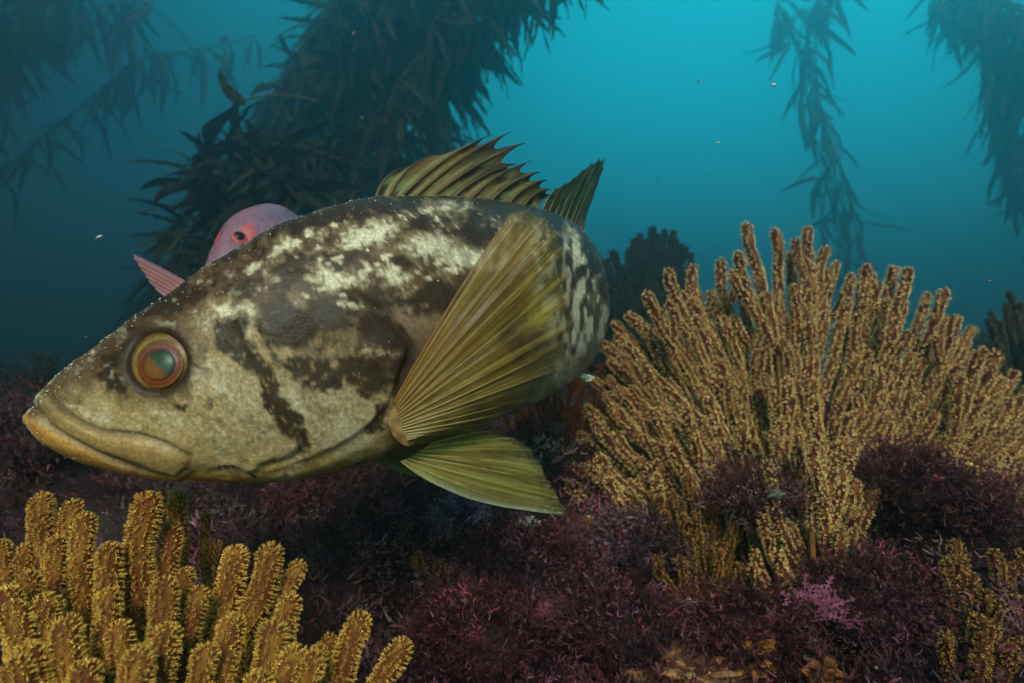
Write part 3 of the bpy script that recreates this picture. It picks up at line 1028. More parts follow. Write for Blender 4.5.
rf = []
tips = [(130, 253), (133, 258), (137, 264), (141, 270), (145, 276), (149, 282), (156, 290), (165, 298)]
for q, (x, y) in enumerate(tips):
    f = q / 7
    r0 = P(214 - 12 * f, 300 + 20 * f, .478)
    tip = P(x, y, .475 + .004 * f)
    rf.append((r0, (r0 + tip) / 2 + np.array([0, -.002, .0065 * (1 - f) - .002]), tip))
fan(rf, 'pectoral_fin', rosy, rosy_fin, M_fin, rayr=0.00025, nsub=5, ridge=0.00015, origin=RO,
    ray_col=lambda k, t: np.outer(1 - 0.2 * t, lin(206, 120, 120)))
tf_ = []
tE = RV[-1]
for q in range(9):
    f = q / 8; s_ = (f - .5) * 2
    r0 = np.array([tE[:, 0].mean(), tE[:, 1].mean(), tE[:, 2].min() * (1 - f) + tE[:, 2].max() * f])
    tip = r0 + np.array([0.01, 0.05, s_ * 0.025])
    tf_.append((r0, (r0 + tip) / 2, tip))
fan(tf_, 'tail_fin', rosy, rosy_fin, M_fin, rayr=0.0005, nsub=4, normal=np.array([1.0, 0, 0]), origin=RO,
    ray_col=lambda k, t: np.outer(1 - 0.2 * t, lin(222, 130, 126)))


# ------------------------------------------------------------------ gorgonians
def branch_geo(path, r, sp, detail, pale, base, mar, seed, t_polyp=0.0, rbase=0.8, hk=0.62, rows=6):
    """one gorgonian finger: a tube with a rounded tip, set all round with small polyps"""
    rg = np.random.default_rng(seed)
    seg = np.linalg.norm(np.diff(path, axis=0), axis=1)
    L = np.concatenate([[0], np.cumsum(seg)])
    tot = L[-1]
    nseg = max(6, int(tot / (r * 1.4)))
    s_ = np.concatenate([np.linspace(0, tot - r, nseg), tot - r + r * np.array([0.35, 0.65, 0.88, 1.0])])
    pth = np.stack([np.interp(s_, L, path[:, x]) for x in range(3)], -1)
    prof = r * (rbase + (1 - rbase) * smooth(0, 0.5, s_ / tot)) * (1 + 0.05 * np.sin(s_ / r * 1.3 + seed))
    u = np.clip((s_ - (tot - r)) / r, 0, 1)
    prof = prof * np.sqrt(np.maximum(0.0004, 1 - u * u))
    sides = 6 if detail == 0 else 9
    tv, tf = tube(pth, prof, sides)
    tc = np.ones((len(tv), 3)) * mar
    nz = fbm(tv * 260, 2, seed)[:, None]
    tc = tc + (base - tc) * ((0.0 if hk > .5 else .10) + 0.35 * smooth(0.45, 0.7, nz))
    # polyps
    pl = tot * (1 - t_polyp)
    n_ = int(pl * 2 * math.pi * r / (sp * sp))
    q = np.arange(n_)
    s2 = tot * t_polyp + pl * (q + 0.5) / n_
    an = q * 2.399963
    step = 2 * math.pi / (rows if hk > .5 else 12)
    an = np.round(an / step) * step + rg.normal(0, 0.17 if hk > .5 else .10, n_) + 0.5 * np.sin(s2 / r * .25 + seed) + seed * 1.7
    ctr = np.stack([np.interp(s2, L, path[:, x]) for x in range(3)], -1)
    d, a, b = frames(pth)
    ia = lambda M_: np.stack([np.interp(s2, s_, M_[:, x]) for x in range(3)], -1)
    d, a, b = ia(d), ia(a), ia(b)
    rr = np.interp(s2, s_, prof)
    uu = np.clip((s2 - (tot - r)) / r, 0, 1)
    nr = a * np.cos(an)[:, None] + b * np.sin(an)[:, None]
    nrm_ = nr * np.sqrt(np.maximum(0, 1 - uu ** 2))[:, None] + d * (uu + 0.25)[:, None]
    nrm_ /= np.linalg.norm(nrm_, axis=1, keepdims=True)
    bp = ctr + nr * rr[:, None]
    tx = np.cross(nrm_, d + 0.01); tx /= np.linalg.norm(tx, axis=1, keepdims=True) + 1e-9
    ty = np.cross(nrm_, tx)
    # template
    K = 4 if detail == 0 else 5
    th = np.arange(K) / K * 2 * math.pi
    tmpl, tcl, fcs = [], [], []
    for k in range(K):                       # foot ring
        tmpl.append((math.cos(th[k]) * .30, math.sin(th[k]) * .30, -0.05)); tcl.append(0.0)
    for k in range(K):                       # neck ring
        tmpl.append((math.cos(th[k]) * .20, math.sin(th[k]) * .20, 0.42)); tcl.append(0.55)
    for k in range(K):                       # tentacle tips
        tmpl.append((math.cos(th[k] + math.pi / K) * .52, math.sin(th[k] + math.pi / K) * .52, 0.72)); tcl.append(1.0)
    tmpl.append((0, 0, 0.30)); tcl.append(0.0)
    for k in range(K):
        k2 = (k + 1) % K
        fcs += [(k, k2, K + k2), (k, K + k2, K + k)] if detail >= 1 else [(k, k2, K + k)]
        fcs.append((K + k, K + k2, 2 * K + k))
        if detail >= 2:
            fcs.append((K + k2, K + k, 3 * K))
    tmpl = np.array(tmpl); tcl = np.array(tcl); fcs = np.array(fcs)
    sc = sp * rg.uniform(0.75, 1.15, n_)
    rot = rg.uniform(0, 6.28, n_)
    cr, sr = np.cos(rot), np.sin(rot)
    lx = tmpl[None, :, 0] * cr[:, None] - tmpl[None, :, 1] * sr[:, None]
    ly = tmpl[None, :, 0] * sr[:, None] + tmpl[None, :, 1] * cr[:, None]
    hz_ = r * hk / (sp * 0.72)
    lz = tmpl[None, :, 2] * hz_ * rg.uniform(0.8, 1.35, n_)[:, None] * np.ones_like(lx)
    lx = lx + rg.normal(0, .05, lx.shape); ly = ly + rg.normal(0, .05, ly.shape)
    pv = bp[:, None] + sc[:, None, None] * (lx[..., None] * tx[:, None] + ly[..., None] * ty[:, None] + lz[..., None] * nrm_[:, None])
    nv = len(tmpl)
    pf = (fcs[None] + (np.arange(n_) * nv)[:, None, None]).reshape(-1, 3)
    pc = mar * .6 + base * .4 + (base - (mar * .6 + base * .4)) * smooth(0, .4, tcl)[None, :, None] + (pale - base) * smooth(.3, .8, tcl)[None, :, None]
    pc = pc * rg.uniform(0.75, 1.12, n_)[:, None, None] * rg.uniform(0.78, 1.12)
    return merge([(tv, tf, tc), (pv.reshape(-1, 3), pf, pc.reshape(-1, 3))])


def colony(name, label, base_pt, branches, r, sp, detail, pale, base, mar, group=None, stem_mat_col=None, seed=0, t_polyp=0.0, hk=0.62, twigs=0.0):
    """branches: list of (p0,p1,p2,rscale)"""
    t_ = thing(name, label, 'gorgonian', base_pt, group)
    stems = []
    for k, (p0, p1, p2, rs) in enumerate(branches):
        path = bez(p0, p1, p2, np.linspace(0, 1, 14))
        wob = 1.7 * (np.stack([fbm(stack3(np.linspace(0, 2.5, 14), k * 3.1, x), 2, seed) for x in range(3)], -1) - .5)
        path = path + wob * r * 2.2 * np.linspace(0, 1, 14)[:, None]
        v, f, c = branch_geo(path, r * rs, sp * (0.75 + 0.25 * rs), detail, pale, base, mar, seed * 1000 + k, t_polyp, hk=hk)
        g3 = np.random.default_rng(seed * 7919 + k)
        if g3.random() < twigs:
            q0 = path[int(g3.integers(4, 8))]
            dirn = path[-1] - path[7]; Lt = np.linalg.norm(dirn)
            dirn = dirn / Lt
            sidev = np.array([g3.choice([-1, 1]) * 1.0, -.3, 0.1])
            q2 = q0 + dirn * Lt * g3.uniform(.55, .85) + sidev * .013
            q1 = q0 + sidev * .013 + dirn * .012
            tv2, tf2, tc2 = branch_geo(bez(q0, q1, q2, np.linspace(0, 1, 10)), r * rs * .92, sp, detail, pale, base, mar, seed * 1000 + 500 + k, 0.1, hk=hk)
            v, f, c = merge([(v, f, c), (tv2, tf2, tc2)])
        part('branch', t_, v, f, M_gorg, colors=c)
        sv_ = bez(np.array(base_pt), (np.array(base_pt) + p0) / 2 + np.array([0, 0, -.01]), p0, np.linspace(0, 1, 6))
        tv, tf = tube(sv_, np.full(6, r * rs * 0.75), 6)
        stems.append((tv, tf, np.ones((len(tv), 3)) * (mar * .6 + base * .4)))
    v, f, c = merge(stems)
    s_ = part('stems', t_, v, f, M_gorg, colors=c)
    return t_


def rand_fan(n, bpx, Yb, outline, phi0, phi1, seed, r, lo=0.5, ydepth=0.10, len_frac=0.55, xoff=60.0, forward=0.6, rs=(0.8, 1.1), mind=13):
    """branches fanning up from a base: tips fill the dome below the outline, front ones lower"""
    rg = np.random.default_rng(seed)
    out = []
    ox, oy = zip(*outline)
    base_pt = P(bpx[0], bpx[1], Yb)
    tries = 0
    pts = []
    while len(out) < n and tries < n * 60:
        tries += 1
        x = rg.uniform(min(ox), max(ox))
        top = np.interp(x, ox, oy)
        u = rg.random() ** 1.15          # 0 skyline, 1 low and near
        y = top + u * (bpx[1] - top) * lo
        Y = Yb + ydepth * 0.6 - (u ** 0.8) * ydepth * 1.6 * forward + rg.normal(0, 0.012)
        if any((x - a_) ** 2 + ((y - b_) * .8) ** 2 < (mind * .55 / Yb * .62) ** 2 for a_, b_ in pts):
            continue
        pts.append((x, y))
        tip = P(x, y, Y)
        dirx = (x - bpx[0])
        L = (0.075 + 0.05 * rg.random()) * (len_frac / 0.55)
        # a branch leans outward low down and turns up towards its tip
        ang = math.radians(np.clip(dirx / xoff * 13.0 + rg.normal(0, 7), phi0, phi1))
        dv = np.array([math.sin(ang), -0.35 * (u - 0.2), math.cos(ang)])
        dv /= np.linalg.norm(dv)
        tb = base_pt - tip; tb /= np.linalg.norm(tb)
        p0 = tip + (tb * .5 - dv * .5) * L
        ang2 = ang * 1.25
        p1 = tip - dv * L * 0.5
        out.append((p0, p1, tip, rg.uniform(*rs)))
    return out


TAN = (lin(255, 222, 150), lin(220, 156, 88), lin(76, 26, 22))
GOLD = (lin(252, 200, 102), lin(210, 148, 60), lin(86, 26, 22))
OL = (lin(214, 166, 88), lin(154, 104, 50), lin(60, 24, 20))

# the big tan colony
big = rand_fan(225, (800, 590), 0.56,
               [(566, 440), (575, 405), (600, 335), (622, 305), (650, 287), (675, 270), (705, 262), (735, 252), (770, 245), (815, 245), (850, 262),
                (880, 272), (915, 285), (945, 300), (975, 330), (1005, 360), (1040, 385), (1075, 420)],
               -62, 40, 3, 0.0058, lo=0.72, ydepth=0.13, mind=15, len_frac=.66)
for x, y, Y, lean in [(750, 222, .60, -16), (778, 228, .61, -6), (812, 224, .61, 2), (828, 243, .62, 12), (741, 250, .58, -22), (868, 262, .62, 8),
                      (880, 283, .61, 14), (905, 266, .60, 12), (896, 268, .62, 8), (941, 290, .58, 14), (962, 316, .57, 18), (668, 268, .57, -24),
                      (648, 287, .56, -28), (694, 262, .62, -8), (720, 262, .62, -10), (1003, 350, .55, 24), (985, 352, .54, 16), (908, 283, .56, 16)]:
    tip = P(x, y, Y)
    a_ = math.radians(lean)
    L = 0.10
    p0 = tip - np.array([math.sin(a_), -0.1, math.cos(a_)]) * L
    big.append((p0, p0 + np.array([math.sin(a_ * 1.5), 0, math.cos(a_)]) * L * .5, tip, 1.0))
colony('tan_gorgonian', 'big bushy tan gorgonian filling the right side behind the bass', P(800, 600, .57), big, 0.0041, 0.0032, 0, *TAN, seed=1, hk=.55, twigs=.4)

# lower left lobe of the thicket, dimmer and yellower, in front
sub = rand_fan(26, (705, 590), 0.47, [(650, 505), (665, 482), (690, 470), (720, 478), (745, 500)], -25, 25, 5, .0048, lo=0.75, ydepth=0.05,
               len_frac=.35)
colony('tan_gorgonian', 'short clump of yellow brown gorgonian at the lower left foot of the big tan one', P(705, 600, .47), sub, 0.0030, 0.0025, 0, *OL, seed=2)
sub2 = rand_fan(30, (820, 600), 0.45, [(745, 455), (775, 420), (810, 395), (850, 415), (875, 470)], -20, 20, 6, .0048, lo=0.8, ydepth=0.05, len_frac=.4)
colony('tan_gorgonian', 'upright knobbly gorgonian clump in front of the middle of the big tan one', P(815, 610, .46), sub2, 0.0032, 0.0025, 0, *TAN, seed=3)

# foreground golden colony, lower left
fg = [(38, 489, .29, -8, 1), (78, 496, .30, 0, .9), (25, 545, .28, -10, .7), (2, 540, .28, -14, .8), (150, 493, .285, 2, 1.2), (176, 487, .33, -4, .9),
      (212, 513, .34, 0, .5), (222, 540, .34, 4, .5), (86, 521, .28, -6, .9), (193, 563, .265, 4, .8), (174, 520, .295, 4, .9), (234, 546, .28, 12, 1.1),
      (270, 544, .285, 18, 1.15), (297, 560, .29, 26, .8), (293, 598, .26, 10, .95), (370, 608, .27, 22, 1.0), (401, 640, .265, 34, .95), (226, 615, .25, 6, 1.0),
      (264, 618, .25, 12, 1.15), (25, 571, .25, -14, 1.0), (111, 550, .265, -6, 1.0), (53, 595, .245, -16, 1.0), (76, 622, .235, -18, 1.05), (92, 657, .225, -16, 1.1),
      (164, 579, .25, 2, 1.0), (163, 626, .235, 2, 1.0), (205, 640, .24, 8, .9), (310, 657, .245, 20, 1.0), (64, 540, .275, -4, .8), (49, 545, .28, -8, .7),
      (130, 535, .29, -2, .7), (8, 600, .24, -22, 1.0), (30, 640, .225, -24, 1.1), (5, 660, .22, -30, 1.1), (120, 620, .24, -6, .9), (140, 655, .22, -2, 1.1),
      (245, 665, .23, 10, 1.1), (190, 690, .215, 6, 1.1), (60, 690, .21, -14, 1.1), (345, 690, .25, 30, .9), (275, 690, .23, 18, 1.0), (110, 590, .255, -8, .8),
      (205, 592, .262, 6, .8), (330, 640, .28, 26, .7)]
fb = []
for x, y, Y, lean, rs in fg:
    tip = P(x, y, Y)
    a_ = math.radians(lean * 1.1)
    L = 0.085
    p0 = tip - np.array([math.sin(a_), 0.12, math.cos(a_)]) * L
    fb.append((p0, p0 + np.array([math.sin(a_ * 1.6), 0.05, math.cos(a_)]) * L * .5, tip, rs))
colony('golden_gorgonian', 'bright golden gorgonian with stout fingers under the jaw of the bass', P(150, 900, .26), fb, 0.0043, 0.0019, 1, *GOLD, seed=4, hk=.34, twigs=.2)

# right edge golden clump
rg_ = rand_fan(26, (1000, 740), 0.38, [(940, 548), (955, 535), (975, 545), (1000, 536), (1030, 545), (1060, 560)], -12, 16, 8, .0046, lo=0.6, ydepth=0.06,
               len_frac=.45, xoff=90)
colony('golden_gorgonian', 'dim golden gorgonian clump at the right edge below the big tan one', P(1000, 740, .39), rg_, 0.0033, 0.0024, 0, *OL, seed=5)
# small dim clump, middle bottom
md = rand_fan(14, (415, 640), 0.47, [(380, 575), (400, 552), (425, 545), (450, 552)], -12, 16, 9, .004, lo=0.7, ydepth=0.03, len_frac=.25)
colony('olive_gorgonian', 'small dim ochre gorgonian in the dark hollow right of the bright golden one', P(415, 645, .47), md, 0.0036, 0.0021, 0, *OL, seed=6)
# rusty one under the belly
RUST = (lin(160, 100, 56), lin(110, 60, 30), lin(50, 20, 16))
ru = rand_fan(130, (560, 540), 0.66, [(480, 435), (500, 415), (520, 395), (545, 378), (575, 362), (600, 362), (630, 385)], -50, 30, 10, .005, lo=0.85, ydepth=0.08, len_frac=.45)
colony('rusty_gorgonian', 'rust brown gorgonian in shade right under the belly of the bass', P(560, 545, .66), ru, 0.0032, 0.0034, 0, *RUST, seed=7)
# red one with white polyps
RED = (lin(206, 170, 196), lin(120, 40, 56), lin(84, 20, 34))
rd_ = rand_fan(26, (612, 590), 0.50, [(560, 520), (580, 500), (600, 488), (625, 495), (650, 512), (665, 530)], -30, 25, 11, .003, lo=0.6, ydepth=0.05,
               len_frac=.30)
colony('red_gorgonian', 'small crimson gorgonian dotted with whitish polyps right of the pelvic fin tip', P(612, 600, .50), rd_, 0.0027, 0.0029, 0, *RED, seed=8)
# background ones
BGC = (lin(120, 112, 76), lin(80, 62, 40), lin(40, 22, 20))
b1 = rand_fan(44, (1040, 420), 0.95, [(985, 345), (990, 310), (1005, 290), (1020, 285), (1060, 280), (1090, 300)], -30, 30, 12, .006, lo=0.8, ydepth=0.12,
              len_frac=.6, xoff=40)
colony('olive_gorgonian', 'olive gorgonian at the right edge, farther back than the big tan one', P(1040, 440, .95), b1, 0.0042, 0.0048, 0, *BGC, seed=9)
BGD_SHADE = (lin(66, 70, 52), lin(44, 40, 30), lin(26, 18, 18))  # shade on the far bush is put into these dark colours
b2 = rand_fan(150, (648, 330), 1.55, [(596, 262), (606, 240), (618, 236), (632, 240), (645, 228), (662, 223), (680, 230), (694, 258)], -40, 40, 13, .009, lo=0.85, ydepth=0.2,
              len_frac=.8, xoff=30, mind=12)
colony('shade_toned_gorgonian', 'distant gorgonian bush, shade put into its dark colour, between the bass and the big tan one', P(650, 340, 1.55), b2, 0.0062, 0.0095, 0, *BGD_SHADE, seed=10)


# ------------------------------------------------------------------ algae turf
def frond(seed, kind=0):
    """a small branching tuft, about 1 unit tall: flat forked blades"""
    rg = np.random.default_rng(seed)
    vs, fs, cs = [], [], []

    def blade(p, d, L, w, depth_):
        n_ = 3
        side = np.cross(d, rg.normal(0, 1, 3)); side /= np.linalg.norm(side) + 1e-9
        b0 = len(vs)
        q = p.copy()
        for k in range(n_):
            ww = w * (1 - 0.25 * k)
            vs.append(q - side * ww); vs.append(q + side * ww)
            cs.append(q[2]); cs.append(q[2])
            if k < n_ - 1:
                fs.append((b0 + 2 * k, b0 + 2 * k + 1, b0 + 2 * k + 3, b0 + 2 * k + 2))
            d = d + rg.normal(0, 0.22, 3); d /= np.linalg.norm(d)
            q = q + d * L / (n_ - 1)
        if depth_ > 0:
            for _ in range(rg.integers(2, 4)):
                nd = d + rg.normal(0, 0.55, 3); nd[2] += 0.15; nd /= np.linalg.norm(nd)
                blade(q, nd, L * rg.uniform(0.55, 0.8), w * 0.78, depth_ - 1)

    for _ in range(4 if kind == 0 else 4):
        d = rg.normal(0, 0.55, 3); d[2] = 1.0; d /= np.linalg.norm(d)
        blade(np.array([rg.normal(0, .06), rg.normal(0, .06), 0.0]), d, 0.42, [0.028, 0.055][kind], 3 if kind == 0 else 2)
    return np.array(vs), np.array(fs), np.array(cs)


FR = [frond(100 + k, 0) for k in range(8)] + [frond(200 + k, 1) for k in range(5)]


def turf(name, spots, palette, seed, label=None):
    """spots: (x,y,size). many tufts joined into one mesh"""
    rg = np.random.default_rng(seed)
    VS, FS, CS = [], [], []
    n_ = 0
    for (x, y, s_) in spots:
        z = float(ground_z(x, y))
        v, f, c = FR[rg.integers(0, len(FR)) if y < .75 else rg.integers(8, len(FR))]
        a_ = rg.uniform(0, 6.28)
        ca, sa = math.cos(a_), math.sin(a_)
        R_ = np.array([[ca, -sa, 0], [sa, ca, 0], [0, 0, 1]])
        tilt = rg.normal(0, .35, 2)
        w = v @ R_.T
        w = w + np.outer(w[:, 2], [tilt[0], tilt[1], 0])
        VS.append(w * s_ + np.array([x, y, z - 0.004]))
        FS.append(f + n_)
        n_ += len(v)
        k = fbm(np.array([[x * 11, y * 11, 1.0]]), 3, 77)[0]
        pi = int(np.clip(k * 1.6 - 0.3 + rg.normal(0, .22), 0, .999) * len(palette))
        cc = palette[pi] * (rg.uniform(0.25, 1.15) if rg.random() < .93 else rg.uniform(1.6, 3.0))
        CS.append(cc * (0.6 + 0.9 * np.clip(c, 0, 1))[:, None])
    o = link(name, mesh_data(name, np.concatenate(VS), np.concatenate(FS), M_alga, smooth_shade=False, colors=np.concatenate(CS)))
    o['kind'] = 'stuff'
    return o


spots = []
g_ = np.random.default_rng(5)
while len(spots) < 3800:
    Y = 0.20 + 1.15 * g_.random() ** 1.4
    x = g_.uniform(-0.9, 0.95) * (Y + 0.15)
    spots.append((x, Y, g_.uniform(0.008, 0.032) * (1 + 0.25 * Y)))
for _ in range(750):
    Y = g_.uniform(.27, .52)
    spots.append((g_.uniform(-.26, .10), Y, g_.uniform(.008, .024)))
turf('red_algae', spots, [lin(58, 24, 30), lin(86, 36, 46), lin(72, 42, 38), lin(118, 70, 88), lin(100, 76, 76)], 3)
spots = []
while len(spots) < 420:
    Y = 0.28 + 0.6 * g_.random()
    x = g_.uniform(-0.8, 0.9) * (Y + 0.1)
    spots.append((x, Y, g_.uniform(0.008, 0.016)))
turf('brown_algae', spots, [lin(96, 74, 40), lin(120, 100, 96), lin(60, 70, 52)], 4)
sv, sf, sc_ = [], [], []
g5 = np.random.default_rng(55)
gcol = [lin(200, 180, 170), lin(180, 120, 140), lin(150, 110, 80), lin(120, 110, 100)]
for q in range(2600):
    Y = 0.22 + 0.9 * g5.random() ** 1.3
    x = g5.uniform(-0.9, 0.95) * (Y + 0.15)
    z = float(ground_z(x, Y)) + g5.uniform(0, .016)
    r = .0004 + .0012 * g5.random() ** 3
    sv.append(np.array([x, Y, z]) + octv * r * g5.uniform(.4, 1.4, (6, 3)))
    sf.append(octf + 6 * q)
    sc_.append(np.ones((6, 3)) * gcol[g5.integers(0, 4)] * g5.uniform(.4, 1))
link('shell_grit', mesh_data('shell_grit', np.concatenate(sv), np.concatenate(sf), M_speck, colors=np.concatenate(sc_)))['kind'] = 'stuff'
# higher cushions of weed among the gorgonians
def cushion(px, py, Y, r, n_, size, palette, seed, name, label):
    rg = np.random.default_rng(seed)
    c = P(px, py, Y)
    t_ = thing(name, label, 'seaweed', c)
    VS, FS, CS = [], [], []
    k0 = 0
    for _ in range(n_):
        d = rg.normal(0, 1, 3); d[2] = abs(d[2]) * .8; d /= np.linalg.norm(d)
        p = c + d * r * np.array([1.25, 1, .8]) * rg.uniform(.55, 1)
        v, f, cz = FR[rg.integers(0, len(FR))]
        up = d + np.array([0, 0, .4]); up /= np.linalg.norm(up)
        x_ = np.cross(up, rg.normal(0, 1, 3)); x_ /= np.linalg.norm(x_)
        y_ = np.cross(up, x_)
        w = v @ np.array([x_, y_, up])
        VS.append(w * size * rg.uniform(.6, 1.2) + p); FS.append(f + k0); k0 += len(v)
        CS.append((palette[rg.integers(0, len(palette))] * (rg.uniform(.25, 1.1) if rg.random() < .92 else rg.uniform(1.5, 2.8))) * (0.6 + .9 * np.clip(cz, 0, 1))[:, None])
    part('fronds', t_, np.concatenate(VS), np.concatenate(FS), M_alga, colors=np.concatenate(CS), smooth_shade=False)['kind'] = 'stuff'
    # holdfast lump
    rr = np.linspace(0, math.pi, 10); aa = np.linspace(0, 2 * math.pi, 16, endpoint=False)
    A1, A2 = np.meshgrid(rr, aa, indexing='ij')
    u = np.stack([np.sin(A1) * np.cos(A2) * 1.2, np.sin(A1) * np.sin(A2), np.cos(A1) * .8], -1).reshape(-1, 3)
    u = c + u * r * .8 * (0.8 + 0.4 * fbm(u * 2.5 + seed, 3, seed))[:, None]
    part('holdfast', t_, u, grid_faces(10, 16, True), M_rock, colors=np.ones((160, 3)) * lin(44, 24, 28))
    return t_


MAR = [lin(72, 28, 36), lin(94, 42, 54), lin(76, 42, 38)]
PUR = [lin(84, 54, 62), lin(66, 38, 44), lin(104, 74, 80)]
cushion(905, 492, .47, .022, 130, .022, MAR, 1, 'seaweed_clump', 'dark maroon bushy seaweed growing in front of the big tan gorgonian at right')
cushion(965, 518, .47, .022, 100, .020, MAR, 12, 'seaweed_clump', 'maroon seaweed just above the dim golden gorgonian at the right edge')
cushion(760, 505, .46, .024, 100, .018, MAR + [lin(110, 80, 80)], 2, 'seaweed_clump', 'wiry brown red seaweed tangled between the two short gorgonian clumps')
cushion(530, 590, .46, .042, 190, .020, MAR + PUR[:1], 3, 'seaweed_clump', 'wide dusky seaweed mound below the pelvic fin')
cushion(640, 560, .48, .026, 90, .020, PUR, 4, 'seaweed_clump', 'purplish seaweed tuft at the foot of the crimson gorgonian')
cushion(860, 610, .42, .034, 150, .020, MAR + PUR[:1], 5, 'seaweed_clump', 'dark red seaweed mound left of the dim golden gorgonian')
cushion(745, 640, .40, .026, 110, .018, MAR, 6, 'seaweed_clump', 'dark red seaweed at the bottom edge below the pink fronds')
cushion(330, 520, .58, .040, 130, .022, MAR, 7, 'seaweed_clump', 'deep maroon seaweed mound in shade under the throat of the bass')
cushion(462, 522, .50, .012, 50, .014, [lin(134, 110, 134), lin(112, 90, 112)], 8, 'seaweed_tuft', 'small lilac grey seaweed tuft under the pelvic fin')
cushion(20, 455, .62, .040, 120, .026, PUR + MAR, 9, 'seaweed_clump', 'dusky purple seaweed below the chin of the bass at the left edge')
cushion(480, 650, .38, .03, 120, .018, MAR, 10, 'seaweed_clump', 'dark seaweed mound at the middle of the bottom edge')
cushion(620, 640, .40, .03, 120, .018, MAR + PUR[:1], 11, 'seaweed_clump', 'brownish red seaweed mound left of the orange brown lump')


def flat_frond(px, py, Y, scale, color, seed, label, name='pink_frond'):
    """a coralline fan: jointed flat segments forking in one plane"""
    rg = np.random.default_rng(seed)
    c = P(px, py, Y)
    t_ = thing(name, label, 'seaweed', c)
    for b in range(4):
        vs, fs = [], []

        def seg(p, ang, L, w, dep):
            d = np.array([math.cos(ang), 0, math.sin(ang)]); s_ = np.array([-d[2], 0, d[0]])
            k = len(vs)
            q = p + d * L
            for pt, ww in ((p, w * .55), (p + d * L * .55, w), (q, w * .7)):
                for sg_ in (-1, 1):
                    for yy in (-.5, .5):
                        vs.append(pt + s_ * ww * sg_ + np.array([0, yy * w * .6, 0]))
            for r_ in (0, 4):
                a0 = k + r_
                fs.extend([(a0, a0 + 4, a0 + 6, a0 + 2), (a0 + 1, a0 + 3, a0 + 7, a0 + 5), (a0, a0 + 1, a0 + 5, a0 + 4), (a0 + 2, a0 + 6, a0 + 7, a0 + 3)])
            fs.append((k + 8, k + 9, k + 11, k + 10))
            if dep:
                seg(q, ang + rg.normal(0, .12), L * .93, w * .95, dep - 1)
                if dep % 2 == 1 or rg.random() < .6:
                    for s2 in (-1, 1):
                        seg(q, ang + s2 * (.75 + rg.normal(0, .1)), L * .8, w * .85, max(0, dep - 3))
        seg(np.zeros(3), 1.5 + (b - 1.5) * .7 + rg.normal(0, .1), .15, .026, 7)
        v = np.array(vs)
        ry = rg.normal(0, .5)
        v = v @ np.array([[math.cos(ry), math.sin(ry), 0], [-math.sin(ry), math.cos(ry), 0], [0, 0, 1]])
        v[:, 1] -= v[:, 2] * (.25 + .2 * rg.random())
        cc = color * (0.7 + 0.5 * fbm(v * 6, 2, seed))[:, None]
        part('frond', t_, c + v * scale, np.array(fs), M_alga, smooth_shade=False, colors=cc)
    return t_


PINK = lin(176, 104, 130)
flat_frond(808, 612, .40, .030, PINK, 1, 'bright pink fan of jointed coralline weed at lower right among dark seaweed')
flat_frond(835, 622, .395, .024, PINK * .7, 2, 'duller mauve coralline fan just right of the bright pink one')
flat_frond(775, 632, .395, .020, PINK * .55, 3, 'small dusky pink coralline fan just left of the bright pink one')
flat_frond(540, 572, .46, .018, PINK * .5, 4, 'small pinkish red coralline sprig in the middle below the pelvic fin')
flat_frond(395, 515, .50, .022, PINK * .45, 5, 'faint violet coralline sprig under the belly left of the lilac tuft')


def lobe(px, py, Y, size, color, seed, label, name, cat, squash=(1.3, 1, .7), folds=3.0):
    rough_ = 0.35 if cat == 'stone' else 1.0
    rr = np.linspace(0, math.pi, 40); aa = np.linspace(0, 2 * math.pi, 64, endpoint=False)
    A1, A2 = np.meshgrid(rr, aa, indexing='ij')
    u = np.stack([np.sin(A1) * np.cos(A2), np.sin(A1) * np.sin(A2), np.cos(A1)], -1).reshape(-1, 3)
    f = fbm(u * folds * .6 + seed * 3.3, 2, seed)
    rad = 0.45 + (1 - rough_) * .35 + rough_ * 1.3 * np.abs(f - .5) * 2.2 + (1 - rough_) * .5 * fbm(u * 2.4 + seed * 2.1, 4, seed + 5) + 0.25 * fbm(u * 6 + seed, 3, seed + 2)
    c = P(px, py, Y)
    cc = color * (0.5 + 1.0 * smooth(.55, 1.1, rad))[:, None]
    o = link(name, mesh_data(name, u * rad[:, None] * size * np.array(squash), grid_faces(40, 64, True), M_sponge, colors=cc), None, c)
    tag(o, label, cat)
    return o


lobe(688, 676, .38, .020, lin(132, 92, 60), 1, 'lumpy tan orange sponge at the bottom edge right of centre', 'sponge', 'sponge', (1.5, 1, .5), 4)
lobe(756, 664, .385, .012, lin(128, 84, 36), 2, 'curled ochre brown leathery lobe at the bottom edge', 'leathery_alga', 'seaweed', (1, .6, 1.0), 2.5)
lobe(824, 674, .385, .010, lin(126, 78, 38), 3, 'small folded orange brown lobe at the bottom edge left of the golden clump', 'leathery_alga', 'seaweed', (1.1, .6, 1), 2.5)
lobe(970, 474, .50, .009, lin(188, 138, 72), 4, 'little ochre cup sponge in the maroon weed at right', 'sponge', 'sponge', (1.2, .8, .9), 2)
lobe(586, 378, .55, .0045, lin(220, 220, 190), 6, 'tiny white lump on a branch just behind the flank of the bass', 'pale_polyp', 'polyp', (1.2, 1, .7), 2)
lobe(689, 603, .42, .0036, lin(220, 180, 200), 7, 'tiny pinkish white shell in the weed left of the bright pink fan', 'shell', 'shell', (1.4, .8, .7), 1.5)
lobe(528, 523, .50, .006, lin(170, 165, 150), 8, 'whitish encrusted pebble right below the pelvic fin', 'pebble', 'stone', (1.4, 1, .7), 3)
lobe(775, 494, .43, .004, lin(84, 84, 78), 9, 'small grey pebble caught in the wiry weed', 'pebble', 'stone', (1.4, 1, .7), 3)

